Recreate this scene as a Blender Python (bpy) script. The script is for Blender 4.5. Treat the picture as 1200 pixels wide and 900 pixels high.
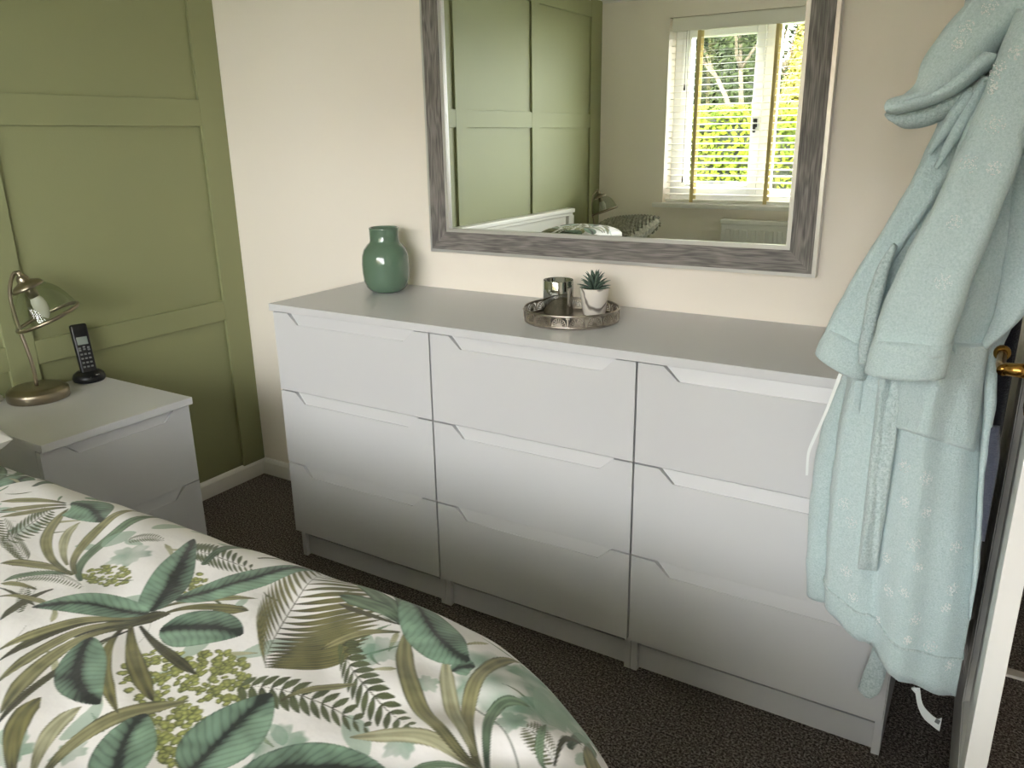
import bpy, bmesh, math, random
import numpy as np
from mathutils import Vector, Matrix

for o in list(bpy.data.objects):
    bpy.data.objects.remove(o, do_unlink=True)
scene = bpy.context.scene
col = scene.collection
random.seed(7)
rng = np.random.default_rng(11)

# ------------------------------------------------------------------ camera, sky, sun, exposure
# room frame: x along the dresser wall from the green wall, y = 0 dresser wall (room is y < 0), z up
CAM = np.array([2.329, -1.9139, 1.2322])
YAW, PITCH, ROLL, FPX = 0.554, -0.3025, -0.0149, 925.0


def cam_axes():
    cy, sy, cp, sp = math.cos(YAW), math.sin(YAW), math.cos(PITCH), math.sin(PITCH)
    f = np.array([-sy * cp, cy * cp, sp])
    r = np.array([cy, sy, 0.0])
    u = np.cross(r, f)
    c, s = math.cos(ROLL), math.sin(ROLL)
    return c * r + s * u, -s * r + c * u, f


CR, CU, CF = cam_axes()
cam_data = bpy.data.cameras.new('camera')
cam = bpy.data.objects.new('camera', cam_data)
col.objects.link(cam)
cam.matrix_world = Matrix(((CR[0], CU[0], -CF[0], CAM[0]), (CR[1], CU[1], -CF[1], CAM[1]),
                           (CR[2], CU[2], -CF[2], CAM[2]), (0, 0, 0, 1)))
cam_data.sensor_width = 36.0
cam_data.lens = FPX / 1200.0 * 36.0
cam_data.clip_start = 0.02
scene.camera = cam

world = bpy.data.worlds.new('sky')
scene.world = world
world.use_nodes = True
bg = world.node_tree.nodes['Background']
bg.inputs[0].default_value = (0.985, 0.965, 1.0, 1)
bg.inputs[1].default_value = 30.0

sun_data = bpy.data.lights.new('sun', 'SUN')
sun_data.energy = 22.0
sun_data.angle = math.radians(1.5)
sun_data.color = (1.0, 0.93, 0.78)
sun = bpy.data.objects.new('sun', sun_data)
col.objects.link(sun)
sun.rotation_euler = Vector((0.25, -0.75, -0.85)).to_track_quat('-Z', 'Y').to_euler()

# the window opening lets in sky light: a sampling portal, gives off nothing itself
WX0, WX1, WZ0, WZ1, WY = 0.455, 2.85, 0.825, 1.90, -3.013
pd = bpy.data.lights.new('window_portal', 'AREA')
pd.shape = 'RECTANGLE'
pd.size, pd.size_y = WX1 - WX0, WZ1 - WZ0
pd.cycles.is_portal = True
portal = bpy.data.objects.new('window_portal', pd)
col.objects.link(portal)
portal.location = ((WX0 + WX1) / 2, WY - 0.27, (WZ0 + WZ1) / 2)
portal.rotation_euler = (math.radians(90), 0, 0)

scene.view_settings.view_transform = 'Standard'
scene.view_settings.look = 'None'
scene.view_settings.gamma = 1.0
scene.view_settings.use_curve_mapping = False
scene.view_settings.exposure = 0.2
scene.cycles.diffuse_bounces = 8
scene.cycles.transparent_max_bounces = 24


# ------------------------------------------------------------------ helpers
def lin(r, g, b):
    def f(c):
        c /= 255.0
        return c / 12.92 if c <= 0.04045 else ((c + 0.055) / 1.055) ** 2.4
    return (f(r), f(g), f(b), 1.0)


def at(px, py, Y):
    """where the line of sight through a photo point meets the upright plane y = Y"""
    d = CF + CR * (px - 600) / FPX - CU * (py - 450) / FPX
    p = CAM + d * ((Y - CAM[1]) / d[1])
    return Vector(p)


def mat(name, rgb, rough=0.5, metal=0.0, bump=0.0, bscale=60.0, var=0.0, vscale=8.0, rgb2=None, spec=0.5,
        sheen=0.0, trans=0.0, ior=1.45, coat=0.0, stretch=None, detail=4.0):
    m = bpy.data.materials.new(name)
    m.use_nodes = True
    nt = m.node_tree
    b = nt.nodes['Principled BSDF']
    c = lin(*rgb)
    b.inputs['Base Color'].default_value = c
    b.inputs['Roughness'].default_value = rough
    b.inputs['Metallic'].default_value = metal
    b.inputs['Specular IOR Level'].default_value = spec
    b.inputs['IOR'].default_value = ior
    if sheen:
        b.inputs['Sheen Weight'].default_value = sheen
    if trans:
        b.inputs['Transmission Weight'].default_value = trans
    if coat:
        b.inputs['Coat Weight'].default_value = coat
    tc = nt.nodes.new('ShaderNodeTexCoord')
    vec = tc.outputs['Object']
    if stretch:
        mp = nt.nodes.new('ShaderNodeMapping')
        mp.inputs['Scale'].default_value = stretch
        nt.links.new(vec, mp.inputs['Vector'])
        vec = mp.outputs['Vector']
    if var or rgb2:
        n = nt.nodes.new('ShaderNodeTexNoise')
        n.inputs['Scale'].default_value = vscale
        n.inputs['Detail'].default_value = detail
        nt.links.new(vec, n.inputs['Vector'])
        rp = nt.nodes.new('ShaderNodeValToRGB')
        rp.color_ramp.elements[0].position = 0.35
        rp.color_ramp.elements[1].position = 0.65
        c2 = lin(*rgb2) if rgb2 else tuple(min(1, x * (1 + var)) for x in c[:3]) + (1,)
        c1 = c if rgb2 else tuple(x * (1 - var) for x in c[:3]) + (1,)
        rp.color_ramp.elements[0].color = c1
        rp.color_ramp.elements[1].color = c2
        nt.links.new(n.outputs['Fac'], rp.inputs[0])
        nt.links.new(rp.outputs[0], b.inputs['Base Color'])
    if bump:
        n2 = nt.nodes.new('ShaderNodeTexNoise')
        n2.inputs['Scale'].default_value = bscale
        n2.inputs['Detail'].default_value = 3
        nt.links.new(vec, n2.inputs['Vector'])
        bp = nt.nodes.new('ShaderNodeBump')
        bp.inputs['Strength'].default_value = bump
        bp.inputs['Distance'].default_value = 0.01
        nt.links.new(n2.outputs['Fac'], bp.inputs['Height'])
        nt.links.new(bp.outputs['Normal'], b.inputs['Normal'])
    return m


class MB:
    """collects shapes and links them as one mesh object"""
    def __init__(self):
        self.v, self.f, self.sm = [], [], []

    def add(self, vs, fs, smooth=False):
        k = len(self.v)
        self.v += [tuple(p) for p in vs]
        self.f += [tuple(i + k for i in q) for q in fs]
        self.sm += [smooth] * len(fs)
        return self

    def box(self, x0, x1, y0, y1, z0, z1, bev=0.0):
        x0, x1 = min(x0, x1), max(x0, x1)
        y0, y1 = min(y0, y1), max(y0, y1)
        z0, z1 = min(z0, z1), max(z0, z1)
        if bev <= 0:
            vs = [(x, y, z) for x in (x0, x1) for y in (y0, y1) for z in (z0, z1)]
            fs = [(0, 1, 3, 2), (4, 6, 7, 5), (0, 4, 5, 1), (2, 3, 7, 6), (0, 2, 6, 4), (1, 5, 7, 3)]
            return self.add(vs, fs)
        bm = bmesh.new()
        bmesh.ops.create_cube(bm, size=1)
        for q in bm.verts:
            q.co = Vector(((x0 + x1) / 2 + q.co.x * (x1 - x0), (y0 + y1) / 2 + q.co.y * (y1 - y0), (z0 + z1) / 2 + q.co.z * (z1 - z0)))
        bmesh.ops.bevel(bm, geom=list(bm.edges), offset=bev, segments=2, affect='EDGES', profile=0.5)
        return self.bm(bm)

    def bm(self, bm, smooth=False):
        bm.verts.index_update()
        self.add([v.co for v in bm.verts], [[v.index for v in f.verts] for f in bm.faces], smooth)
        bm.free()
        return self

    def lathe(self, prof, n=40, c=(0, 0, 0), smooth=True, close=False):
        vs, fs = [], []
        m = len(prof)
        for i in range(n):
            a = 2 * math.pi * i / n
            for r, z in prof:
                vs.append((c[0] + r * math.cos(a), c[1] + r * math.sin(a), c[2] + z))
        for i in range(n):
            j = (i + 1) % n
            for k in range(m - 1 + (1 if close else 0)):
                k2 = (k + 1) % m
                fs.append((i * m + k, j * m + k, j * m + k2, i * m + k2))
        return self.add(vs, fs, smooth)

    def tube(self, pts, rad, n=10, smooth=True):
        pts = [Vector(p) for p in pts]
        rads = rad if isinstance(rad, (list, tuple)) else [rad] * len(pts)
        vs, fs = [], []
        up = Vector((0, 0, 1))
        prev = None
        for i, p in enumerate(pts):
            d = (pts[min(i + 1, len(pts) - 1)] - pts[max(i - 1, 0)]).normalized()
            if prev is None:
                a = d.cross(up if abs(d.z) < 0.95 else Vector((1, 0, 0))).normalized()
            else:
                a = (prev - d * prev.dot(d)).normalized()
            prev = a
            b = d.cross(a)
            for k in range(n):
                t = 2 * math.pi * k / n
                vs.append(p + (a * math.cos(t) + b * math.sin(t)) * rads[i])
        for i in range(len(pts) - 1):
            for k in range(n):
                k2 = (k + 1) % n
                fs.append((i * n + k, i * n + k2, (i + 1) * n + k2, (i + 1) * n + k))
        fs.append(tuple(range(n))[::-1])
        fs.append(tuple((len(pts) - 1) * n + k for k in range(n)))
        return self.add(vs, fs, smooth)

    def prism(self, poly, axis, a0, a1):
        """closed polygon (2D) pushed along an axis"""
        def P(q, a):
            return {'x': (a, q[0], q[1]), 'y': (q[0], a, q[1]), 'z': (q[0], q[1], a)}[axis]
        n = len(poly)
        vs = [P(q, a0) for q in poly] + [P(q, a1) for q in poly]
        fs = [tuple(range(n)), tuple(range(n, 2 * n))[::-1]] + [(i, (i + 1) % n, n + (i + 1) % n, n + i) for i in range(n)]
        return self.add(vs, fs)

    def grid(self, P, nu, nv, closed_u=False, smooth=True):
        """P[i][j] rows"""
        vs = [P[i][j] for i in range(nu) for j in range(nv)]
        fs = []
        for i in range(nu - (0 if closed_u else 1)):
            i2 = (i + 1) % nu
            for j in range(nv - 1):
                fs.append((i * nv + j, i2 * nv + j, i2 * nv + j + 1, i * nv + j + 1))
        return self.add(vs, fs, smooth)

    def build(self, name, material, parent=None, recalc=True):
        me = bpy.data.meshes.new(name)
        me.from_pydata([tuple(v) for v in self.v], [], self.f)
        me.polygons.foreach_set('use_smooth', self.sm)
        if recalc:
            bm = bmesh.new()
            bm.from_mesh(me)
            bmesh.ops.recalc_face_normals(bm, faces=list(bm.faces))
            bm.to_mesh(me)
            bm.free()
        me.materials.append(material)
        o = bpy.data.objects.new(name, me)
        col.objects.link(o)
        if parent:
            o.parent = parent
        return o


def tag(o, label=None, cat=None, group=None, kind=None):
    if label:
        o['label'] = label
    if cat:
        o['category'] = cat
    if group:
        o['group'] = group
    if kind:
        o['kind'] = kind
    return o


def thing(name, label, cat, loc=(0, 0, 0), rz=0.0, group=None):
    o = bpy.data.objects.new(name, None)
    o.empty_display_size = 0.05
    col.objects.link(o)
    o.location = loc
    o.rotation_euler = (0, 0, rz)
    return tag(o, label, cat, group)


def copy_tree(o, parent=None):
    c = o.copy()
    col.objects.link(c)
    c.parent = parent
    for ch in list(o.children):
        copy_tree(ch, c)
    return c


def crom(pts, n):
    """smooth curve through points, n samples"""
    P = [Vector(p) for p in pts]
    P = [P[0] * 2 - P[1]] + P + [P[-1] * 2 - P[-2]]
    m = len(P) - 3
    out = []
    for i in range(n):
        t = i / (n - 1) * m
        k = min(int(t), m - 1)
        t -= k
        a, b, c, d = P[k:k + 4]
        out.append(0.5 * ((2 * b) + (c - a) * t + (2 * a - 5 * b + 4 * c - d) * t * t + (3 * b - a - 3 * c + d) * t ** 3))
    return out


def lerp_tab(tab, t):
    for (a, x), (b, y) in zip(tab, tab[1:]):
        if t <= b:
            k = (t - a) / (b - a)
            k = k * k * (3 - 2 * k)
            return x + (y - x) * k
    return tab[-1][1]


# ------------------------------------------------------------------ materials
M = {}
M['wall'] = mat('wall_paint', (245, 237, 226), 0.75, bump=0.03, bscale=220)
M['green'] = mat('sage_paint', (140, 143, 104), 0.55, bump=0.03, bscale=160)
M['ceiling'] = mat('ceiling_paint', (238, 236, 230), 0.85)
M['gloss'] = mat('white_gloss_paint', (232, 230, 226), 0.3)
M['white'] = mat('white_lacquer', (204, 204, 206), 0.38, bump=0.01, bscale=300)
M['white_in'] = mat('white_board', (190, 190, 190), 0.5)
M['upvc'] = mat('white_plastic', (238, 238, 240), 0.25)
M['brass'] = mat('polished_brass', (186, 138, 70), 0.22, 1.0)
M['nickel'] = mat('brushed_nickel', (150, 140, 122), 0.3, 1.0, bump=0.05, bscale=40, stretch=(1, 1, 30))
M['silver'] = mat('silver_trim', (214, 212, 210), 0.28, 0.6)
M['mirror'] = mat('mirror_glass', (240, 244, 241), 0.0, 1.0)
M['black'] = mat('black_plastic', (18, 18, 20), 0.35)
M['dark'] = mat('dark_gap', (40, 38, 36), 0.8)
M['vase'] = mat('green_glaze', (92, 117, 98), 0.12, coat=0.6, var=0.06, vscale=5)
M['steel'] = mat('aged_silver', (182, 174, 164), 0.28, 1.0, var=0.12, vscale=60)
M['soil'] = mat('pot_soil', (120, 84, 64), 0.9, bump=0.5, bscale=400)
M['succulent'] = mat('succulent_leaf', (92, 112, 98), 0.5, var=0.18, vscale=40)
M['bulbglass'] = mat('frosted_bulb', (235, 232, 222), 0.25, trans=0.35)
M['cable'] = mat('pale_cable', (225, 225, 220), 0.4)


def carpet_mat():
    m = bpy.data.materials.new('carpet_twist_pile')
    m.use_nodes = True
    nt = m.node_tree
    b = nt.nodes['Principled BSDF']
    b.inputs['Roughness'].default_value = 0.95
    b.inputs['Specular IOR Level'].default_value = 0.1
    tc = nt.nodes.new('ShaderNodeTexCoord')
    n = nt.nodes.new('ShaderNodeTexNoise')
    n.inputs['Scale'].default_value = 195
    n.inputs['Detail'].default_value = 5
    n.inputs['Roughness'].default_value = 0.75
    nt.links.new(tc.outputs['Object'], n.inputs['Vector'])
    rp = nt.nodes.new('ShaderNodeValToRGB')
    e = rp.color_ramp.elements
    e[0].position, e[1].position = 0.40, 0.62
    e[0].color, e[1].color = lin(46, 41, 39), lin(178, 170, 163)
    k = e.new(0.5)
    k.color = lin(100, 91, 85)
    nt.links.new(n.outputs['Fac'], rp.inputs[0])
    nt.links.new(rp.outputs[0], b.inputs['Base Color'])
    bp = nt.nodes.new('ShaderNodeBump')
    bp.inputs['Strength'].default_value = 0.9
    bp.inputs['Distance'].default_value = 0.01
    nt.links.new(n.outputs['Fac'], bp.inputs['Height'])
    nt.links.new(bp.outputs['Normal'], b.inputs['Normal'])
    return m


M['carpet'] = carpet_mat()


def oak_mat(name, axis):
    """grey limed oak, grain running along the x or z axis"""
    m = bpy.data.materials.new(name)
    m.use_nodes = True
    nt = m.node_tree
    b = nt.nodes['Principled BSDF']
    b.inputs['Roughness'].default_value = 0.5
    tc = nt.nodes.new('ShaderNodeTexCoord')
    mp = nt.nodes.new('ShaderNodeMapping')
    mp.inputs['Scale'].default_value = (1.4, 8, 9) if axis == 'x' else (9, 8, 1.4)
    nt.links.new(tc.outputs['Object'], mp.inputs['Vector'])
    n0 = nt.nodes.new('ShaderNodeTexNoise')
    n0.inputs['Scale'].default_value = 2.2
    n0.inputs['Detail'].default_value = 3
    nt.links.new(mp.outputs[0], n0.inputs['Vector'])
    mul = nt.nodes.new('ShaderNodeMath')
    mul.operation = 'MULTIPLY'
    mul.inputs[1].default_value = 60
    nt.links.new(n0.outputs['Fac'], mul.inputs[0])
    sn = nt.nodes.new('ShaderNodeMath')
    sn.operation = 'SINE'
    nt.links.new(mul.outputs[0], sn.inputs[0])
    mp2 = nt.nodes.new('ShaderNodeMapping')
    mp2.inputs['Scale'].default_value = (14, 60, 420) if axis == 'x' else (420, 60, 14)
    nt.links.new(tc.outputs['Object'], mp2.inputs['Vector'])
    n2 = nt.nodes.new('ShaderNodeTexNoise')
    n2.inputs['Scale'].default_value = 1.0
    n2.inputs['Detail'].default_value = 4
    nt.links.new(mp2.outputs[0], n2.inputs['Vector'])
    ma = nt.nodes.new('ShaderNodeMath')
    ma.operation = 'MULTIPLY_ADD'
    ma.inputs[1].default_value = 0.09
    nt.links.new(sn.outputs[0], ma.inputs[0])
    nt.links.new(n2.outputs['Fac'], ma.inputs[2])
    rp = nt.nodes.new('ShaderNodeValToRGB')
    e = rp.color_ramp.elements
    e[0].position, e[1].position = 0.32, 0.7
    e[0].color, e[1].color = lin(88, 84, 83), lin(150, 144, 140)
    nt.links.new(ma.outputs[0], rp.inputs[0])
    nt.links.new(rp.outputs[0], b.inputs['Base Color'])
    bp = nt.nodes.new('ShaderNodeBump')
    bp.inputs['Strength'].default_value = 0.2
    bp.inputs['Distance'].default_value = 0.003
    nt.links.new(ma.outputs[0], bp.inputs['Height'])
    nt.links.new(bp.outputs['Normal'], b.inputs['Normal'])
    return m


M['oak_x'] = oak_mat('grey_limed_oak_across', 'x')
M['oak_z'] = oak_mat('grey_limed_oak_upright', 'z')


def glass_mat(name, tint, rough=0.0):
    """clear glass that lets daylight through: transparent with a fresnel gloss"""
    m = bpy.data.materials.new(name)
    m.use_nodes = True
    nt = m.node_tree
    nt.nodes.remove(nt.nodes['Principled BSDF'])
    out = nt.nodes['Material Output']
    tr = nt.nodes.new('ShaderNodeBsdfTransparent')
    tr.inputs[0].default_value = lin(*tint)
    gl = nt.nodes.new('ShaderNodeBsdfGlossy')
    gl.inputs['Roughness'].default_value = rough
    lw = nt.nodes.new('ShaderNodeLayerWeight')
    lw.inputs[0].default_value = 0.5
    pw = nt.nodes.new('ShaderNodeMath')
    pw.operation = 'POWER'
    pw.inputs[1].default_value = 4.0
    nt.links.new(lw.outputs['Facing'], pw.inputs[0])
    fr = nt.nodes.new('ShaderNodeMath')
    fr.operation = 'MULTIPLY_ADD'
    fr.inputs[1].default_value = 0.6
    fr.inputs[2].default_value = 0.035
    nt.links.new(pw.outputs[0], fr.inputs[0])
    mx = nt.nodes.new('ShaderNodeMixShader')
    nt.links.new(fr.outputs[0], mx.inputs[0])
    nt.links.new(tr.outputs[0], mx.inputs[1])
    nt.links.new(gl.outputs[0], mx.inputs[2])
    nt.links.new(mx.outputs[0], out.inputs[0])
    return m


M['glass'] = glass_mat('clear_glass', (250, 252, 250))
M['shade_glass'] = glass_mat('clear_lamp_glass', (232, 236, 228))


def smoke_mat():
    m = bpy.data.materials.new('smoked_mirror_glass')
    m.use_nodes = True
    nt = m.node_tree
    nt.nodes.remove(nt.nodes['Principled BSDF'])
    out = nt.nodes['Material Output']
    tr = nt.nodes.new('ShaderNodeBsdfTransparent')
    tr.inputs[0].default_value = lin(150, 152, 146)
    gl = nt.nodes.new('ShaderNodeBsdfGlossy')
    gl.inputs[0].default_value = lin(222, 222, 216)
    gl.inputs['Roughness'].default_value = 0.04
    mx = nt.nodes.new('ShaderNodeMixShader')
    mx.inputs[0].default_value = 0.68
    nt.links.new(tr.outputs[0], mx.inputs[1])
    nt.links.new(gl.outputs[0], mx.inputs[2])
    nt.links.new(mx.outputs[0], out.inputs[0])
    return m


M['smoke'] = smoke_mat()


def marble_mat():
    m = mat('veined_white_marble', (226, 220, 212), 0.35)
    nt = m.node_tree
    b = nt.nodes['Principled BSDF']
    tc = nt.nodes.new('ShaderNodeTexCoord')
    mp = nt.nodes.new('ShaderNodeMapping')
    mp.inputs['Rotation'].default_value = (0.3, 0.6, 0.4)
    nt.links.new(tc.outputs['Object'], mp.inputs[0])
    w = nt.nodes.new('ShaderNodeTexWave')
    w.inputs['Scale'].default_value = 9
    w.inputs['Distortion'].default_value = 9
    w.inputs['Detail'].default_value = 3
    nt.links.new(mp.outputs[0], w.inputs['Vector'])
    rp = nt.nodes.new('ShaderNodeValToRGB')
    e = rp.color_ramp.elements
    e[0].position, e[1].position = 0.0, 0.16
    e[0].color, e[1].color = lin(120, 112, 104), lin(230, 224, 216)
    nt.links.new(w.outputs['Fac'], rp.inputs[0])
    nt.links.new(rp.outputs[0], b.inputs['Base Color'])
    return m


M['marble'] = marble_mat()


def fleece(name, rgb, rgb2, fine=320.0, depth=0.8):
    """fluffy pile: fine speckle, broad tone drift and a soft bump"""
    m = mat(name, rgb, 0.95, rgb2=rgb2, vscale=fine, detail=6.0, sheen=0.4, spec=0.1)
    nt = m.node_tree
    b = nt.nodes['Principled BSDF']
    n = nt.nodes['Noise Texture']
    n.inputs['Roughness'].default_value = 0.7
    tc = nt.nodes['Texture Coordinate']
    n2 = nt.nodes.new('ShaderNodeTexNoise')
    n2.inputs['Scale'].default_value = 55
    n2.inputs['Detail'].default_value = 5
    nt.links.new(tc.outputs['Object'], n2.inputs['Vector'])
    ad = nt.nodes.new('ShaderNodeMath')
    ad.operation = 'ADD'
    nt.links.new(n.outputs['Fac'], ad.inputs[0])
    nt.links.new(n2.outputs['Fac'], ad.inputs[1])
    bp = nt.nodes.new('ShaderNodeBump')
    bp.inputs['Strength'].default_value = depth
    bp.inputs['Distance'].default_value = 0.004
    nt.links.new(ad.outputs[0], bp.inputs['Height'])
    nt.links.new(bp.outputs['Normal'], b.inputs['Normal'])
    return m


M['fleece'] = fleece('mint_fleece', (182, 204, 205), (210, 226, 228))
M['fleece_in'] = fleece('mint_sherpa', (170, 192, 192), (218, 231, 232), 240.0, 1.0)
M['black_fleece'] = fleece('near_black_fleece', (24, 23, 30), (34, 32, 42))
M['navy'] = fleece('slate_cotton', (64, 67, 82), (76, 80, 96))
M['sparkle'] = mat('silver_foil', (240, 242, 242), 0.3, 0.15)
M['satin'] = mat('white_satin', (226, 230, 230), 0.35, sheen=0.3)

# ------------------------------------------------------------------ the room
RX, CZ = 3.35, 2.12          # right wall, ceiling height
DX0, DX1, DZ = 2.425, 3.15, 1.97   # doorway in the dresser wall
LY = WY


def struct(name, mb, m, label=None, parent=None):
    o = mb.build(name, m, parent)
    if not parent:
        tag(o, label, None, None, 'structure')
    return o


struct('floor', MB().box(-0.1, RX + 0.1, LY - 0.1, 0.04, -0.06, 0.0), M['carpet'], 'dark grey brown twist pile carpet')
struct('floor_hall', MB().box(2.2, 4.2, 0.055, 1.7, -0.06, 0.0), M['carpet'], 'dark carpet beyond the doorway')
struct('ceiling', MB().box(-0.1, RX + 0.1, LY - 0.3, 0.12, CZ, CZ + 0.12), M['ceiling'], 'white bedroom ceiling')
w = MB().box(-0.1, DX0, 0.0, 0.12, 0, CZ).box(DX1, RX + 0.1, 0.0, 0.12, 0, CZ).box(DX0, DX1, 0.0, 0.12, DZ, CZ)
struct('wall_back', w, M['wall'], 'cream painted wall behind the white dresser')
wl = struct('wall_left', MB().box(-0.12, 0.0, LY - 0.3, 0.12, 0, CZ), M['green'], 'sage green panelled wall behind the headboard')
BT = 0.012
ZR = [(1.283, 1.366), (0.626, 0.696), (1.925, 2.015)]
YS = [(-0.100, -0.001), (-0.842, -0.762), (-1.490, -1.400), (-2.222, -2.132), (LY + 0.002, -2.862)]
for (a, b) in YS:
    MB().box(0.0, BT, a, b, 0.06, 2.03, 0.0012).build('panel_batten', M['green'], wl)
for (z0, z1) in ZR:
    for (a, b) in zip(YS[1:], YS[:-1]):
        MB().box(0.0, BT - 0.0008, a[1], b[0], z0, z1, 0.0012).build('panel_batten', M['green'], wl)
struct('wall_right', MB().box(RX, RX + 0.12, LY - 0.3, 0.12, 0, CZ), M['wall'], 'cream painted wall beside the doorway')
w = MB().box(-0.1, WX0, LY - 0.27, LY, 0, CZ).box(WX1, RX + 0.1, LY - 0.27, LY, 0, CZ)
w.box(WX0, WX1, LY - 0.27, LY, 0, WZ0 - 0.025).box(WX0, WX1, LY - 0.27, LY, WZ1, CZ)
struct('wall_front', w, M['wall'], 'cream painted wall around the window')
# hall behind the doorway
struct('wall_hall_back', MB().box(2.1, 4.3, 1.6, 1.7, 0, CZ), M['wall'], 'plain hallway wall')
struct('wall_hall_left', MB().box(2.1, 2.2, 0.12, 1.6, 0, CZ), M['wall'], 'plain hallway side wall')
struct('wall_hall_right', MB().box(3.35, 3.47, 0.12, 1.6, 0, CZ), M['wall'], 'plain hallway end wall')
struct('ceiling_hall', MB().box(2.1, 4.3, 0.12, 1.7, CZ, CZ + 0.1), M['ceiling'], 'white hallway ceiling')


def skirt(name, axis, a0, a1, face, sgn):
    """skirting board with a rounded top edge"""
    t, h = 0.015, 0.0626
    prof = [(0, 0), (t, 0), (t, h - 0.012), (t - 0.004, h - 0.004), (t - 0.009, h), (0, h)]
    mb = MB()
    if axis == 'y':
        mb.prism([(face + sgn * q[0], q[1]) for q in prof], 'y', a0, a1)
    else:
        mb.prism([(face + sgn * q[0], q[1]) for q in prof], 'x', a0, a1)
    return struct(name, mb, M['gloss'], 'white gloss skirting board')


skirt('baseboard_left', 'y', LY, 0.0, 0.0, 1)
skirt('baseboard_back', 'x', 0.015, 2.262, 0.0, -1)
skirt('baseboard_right', 'y', LY, 0.0, RX, -1)
skirt('baseboard_front', 'x', 0.015, RX - 0.015, LY, 1)


def coving(name, axis, a0, a1, face, sgn):
    s = 0.105
    prof = [(0, CZ), (0, CZ - s)] + [(s * (1 - math.cos(t)) * 0.92 + 0.006, CZ - s + 0.006 + (s - 0.012) * math.sin(t)) for t in np.linspace(0, math.pi / 2, 9)] + [(s, CZ)]
    struct(name, MB().prism([(face + sgn * q[0], q[1]) for q in prof], axis, a0, a1), M['ceiling'], 'white plaster coving')


coving('trim_1', 'y', LY, 0, 0.0, 1)
coving('trim_2', 'x', 0, RX, LY, 1)
coving('trim_3', 'x', 0, RX, 0.0, -1)
coving('trim_4', 'y', LY, 0, RX, -1)
# door lining, architrave on the far jamb and metal threshold strip
struct('trim_5', MB().box(DX0 - 0.004, DX0 + 0.008, -0.004, 0.124, 0, DZ).box(DX1 - 0.01, DX1 + 0.004, -0.004, 0.124, 0, DZ)
       .box(DX0, DX1, -0.004, 0.124, DZ - 0.012, DZ + 0.004).box(DX1, DX1 + 0.06, -0.016, 0, 0, DZ + 0.06).box(DX0, DX1, -0.016, 0, DZ, DZ + 0.06),
       M['gloss'], 'white door lining and architrave')
tag(MB().prism([(0.03, 0.0), (0.034, 0.005), (0.048, 0.007), (0.062, 0.005), (0.066, 0.0)], 'x', DX0 + 0.01, DX1 - 0.01).build('threshold_strip', M['silver']),
    'slim metal carpet threshold strip across the doorway', 'threshold strip')

# ------------------------------------------------------------------ window, blind, radiator
win = tag(MB().box(WX0 + 0.05, WX1 - 0.05, LY - 0.19, LY - 0.12, WZ0, WZ0 + 0.055).box(WX0 + 0.05, WX1 - 0.05, LY - 0.19, LY - 0.12, WZ1 - 0.05, WZ1)
          .box(WX0, WX0 + 0.05, LY - 0.19, LY - 0.12, WZ0, WZ1, 0.004).box(WX1 - 0.05, WX1, LY - 0.19, LY - 0.12, WZ0, WZ1, 0.004)
          .build('window_1', M['upvc']), 'white plastic casement window seen in the mirror', None, None, 'structure')
MXS = [WX0 + 0.05, 1.035, 1.66, 2.27, WX1 - 0.05]
for x in MXS[1:-1]:
    MB().box(x - 0.03, x + 0.03, LY - 0.188, LY - 0.118, WZ0 + 0.056, WZ1 - 0.051, 0.004).build('mullion', M['upvc'], win)
for k, (a, b) in enumerate(((MXS[0], MXS[1] - 0.03), (MXS[1] + 0.03, MXS[2] - 0.03), (MXS[2] + 0.03, MXS[3] - 0.03), (MXS[3] + 0.03, MXS[4]))):
    zb, zt, s = WZ0 + 0.055, WZ1 - 0.05, 0.055 if k in (0, 3) else 0.02
    sash = MB().box(a, a + s, LY - 0.18, LY - 0.105, zb, zt, 0.004).box(b - s, b, LY - 0.18, LY - 0.105, zb, zt, 0.004) \
        .box(a + s, b - s, LY - 0.18, LY - 0.105, zb, zb + s).box(a + s, b - s, LY - 0.18, LY - 0.105, zt - s, zt).build('sash', M['upvc'], win)
    MB().box(a + s, b - s, LY - 0.153, LY - 0.147, zb + s, zt - s).build('pane', M['glass'], sash)
    if k in (0, 3):
        hx = b - s / 2 if k == 0 else a + s / 2
        MB().box(hx - 0.012, hx + 0.012, LY - 0.106, LY - 0.092, 1.27, 1.32, 0.003).box(hx - 0.007, hx + 0.007, LY - 0.094, LY - 0.075, 1.24, 1.30, 0.003).build('window_handle', M['black'], sash)
sill = tag(MB().box(WX0 - 0.055, WX1 + 0.055, LY - 0.0, LY + 0.045, WZ0 - 0.027, WZ0, 0.005).box(WX0, WX1, LY - 0.12, LY, WZ0 - 0.025, WZ0, 0.002)
           .build('window_sill', M['gloss']), 'white painted window sill board', None, None, 'structure')

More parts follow.
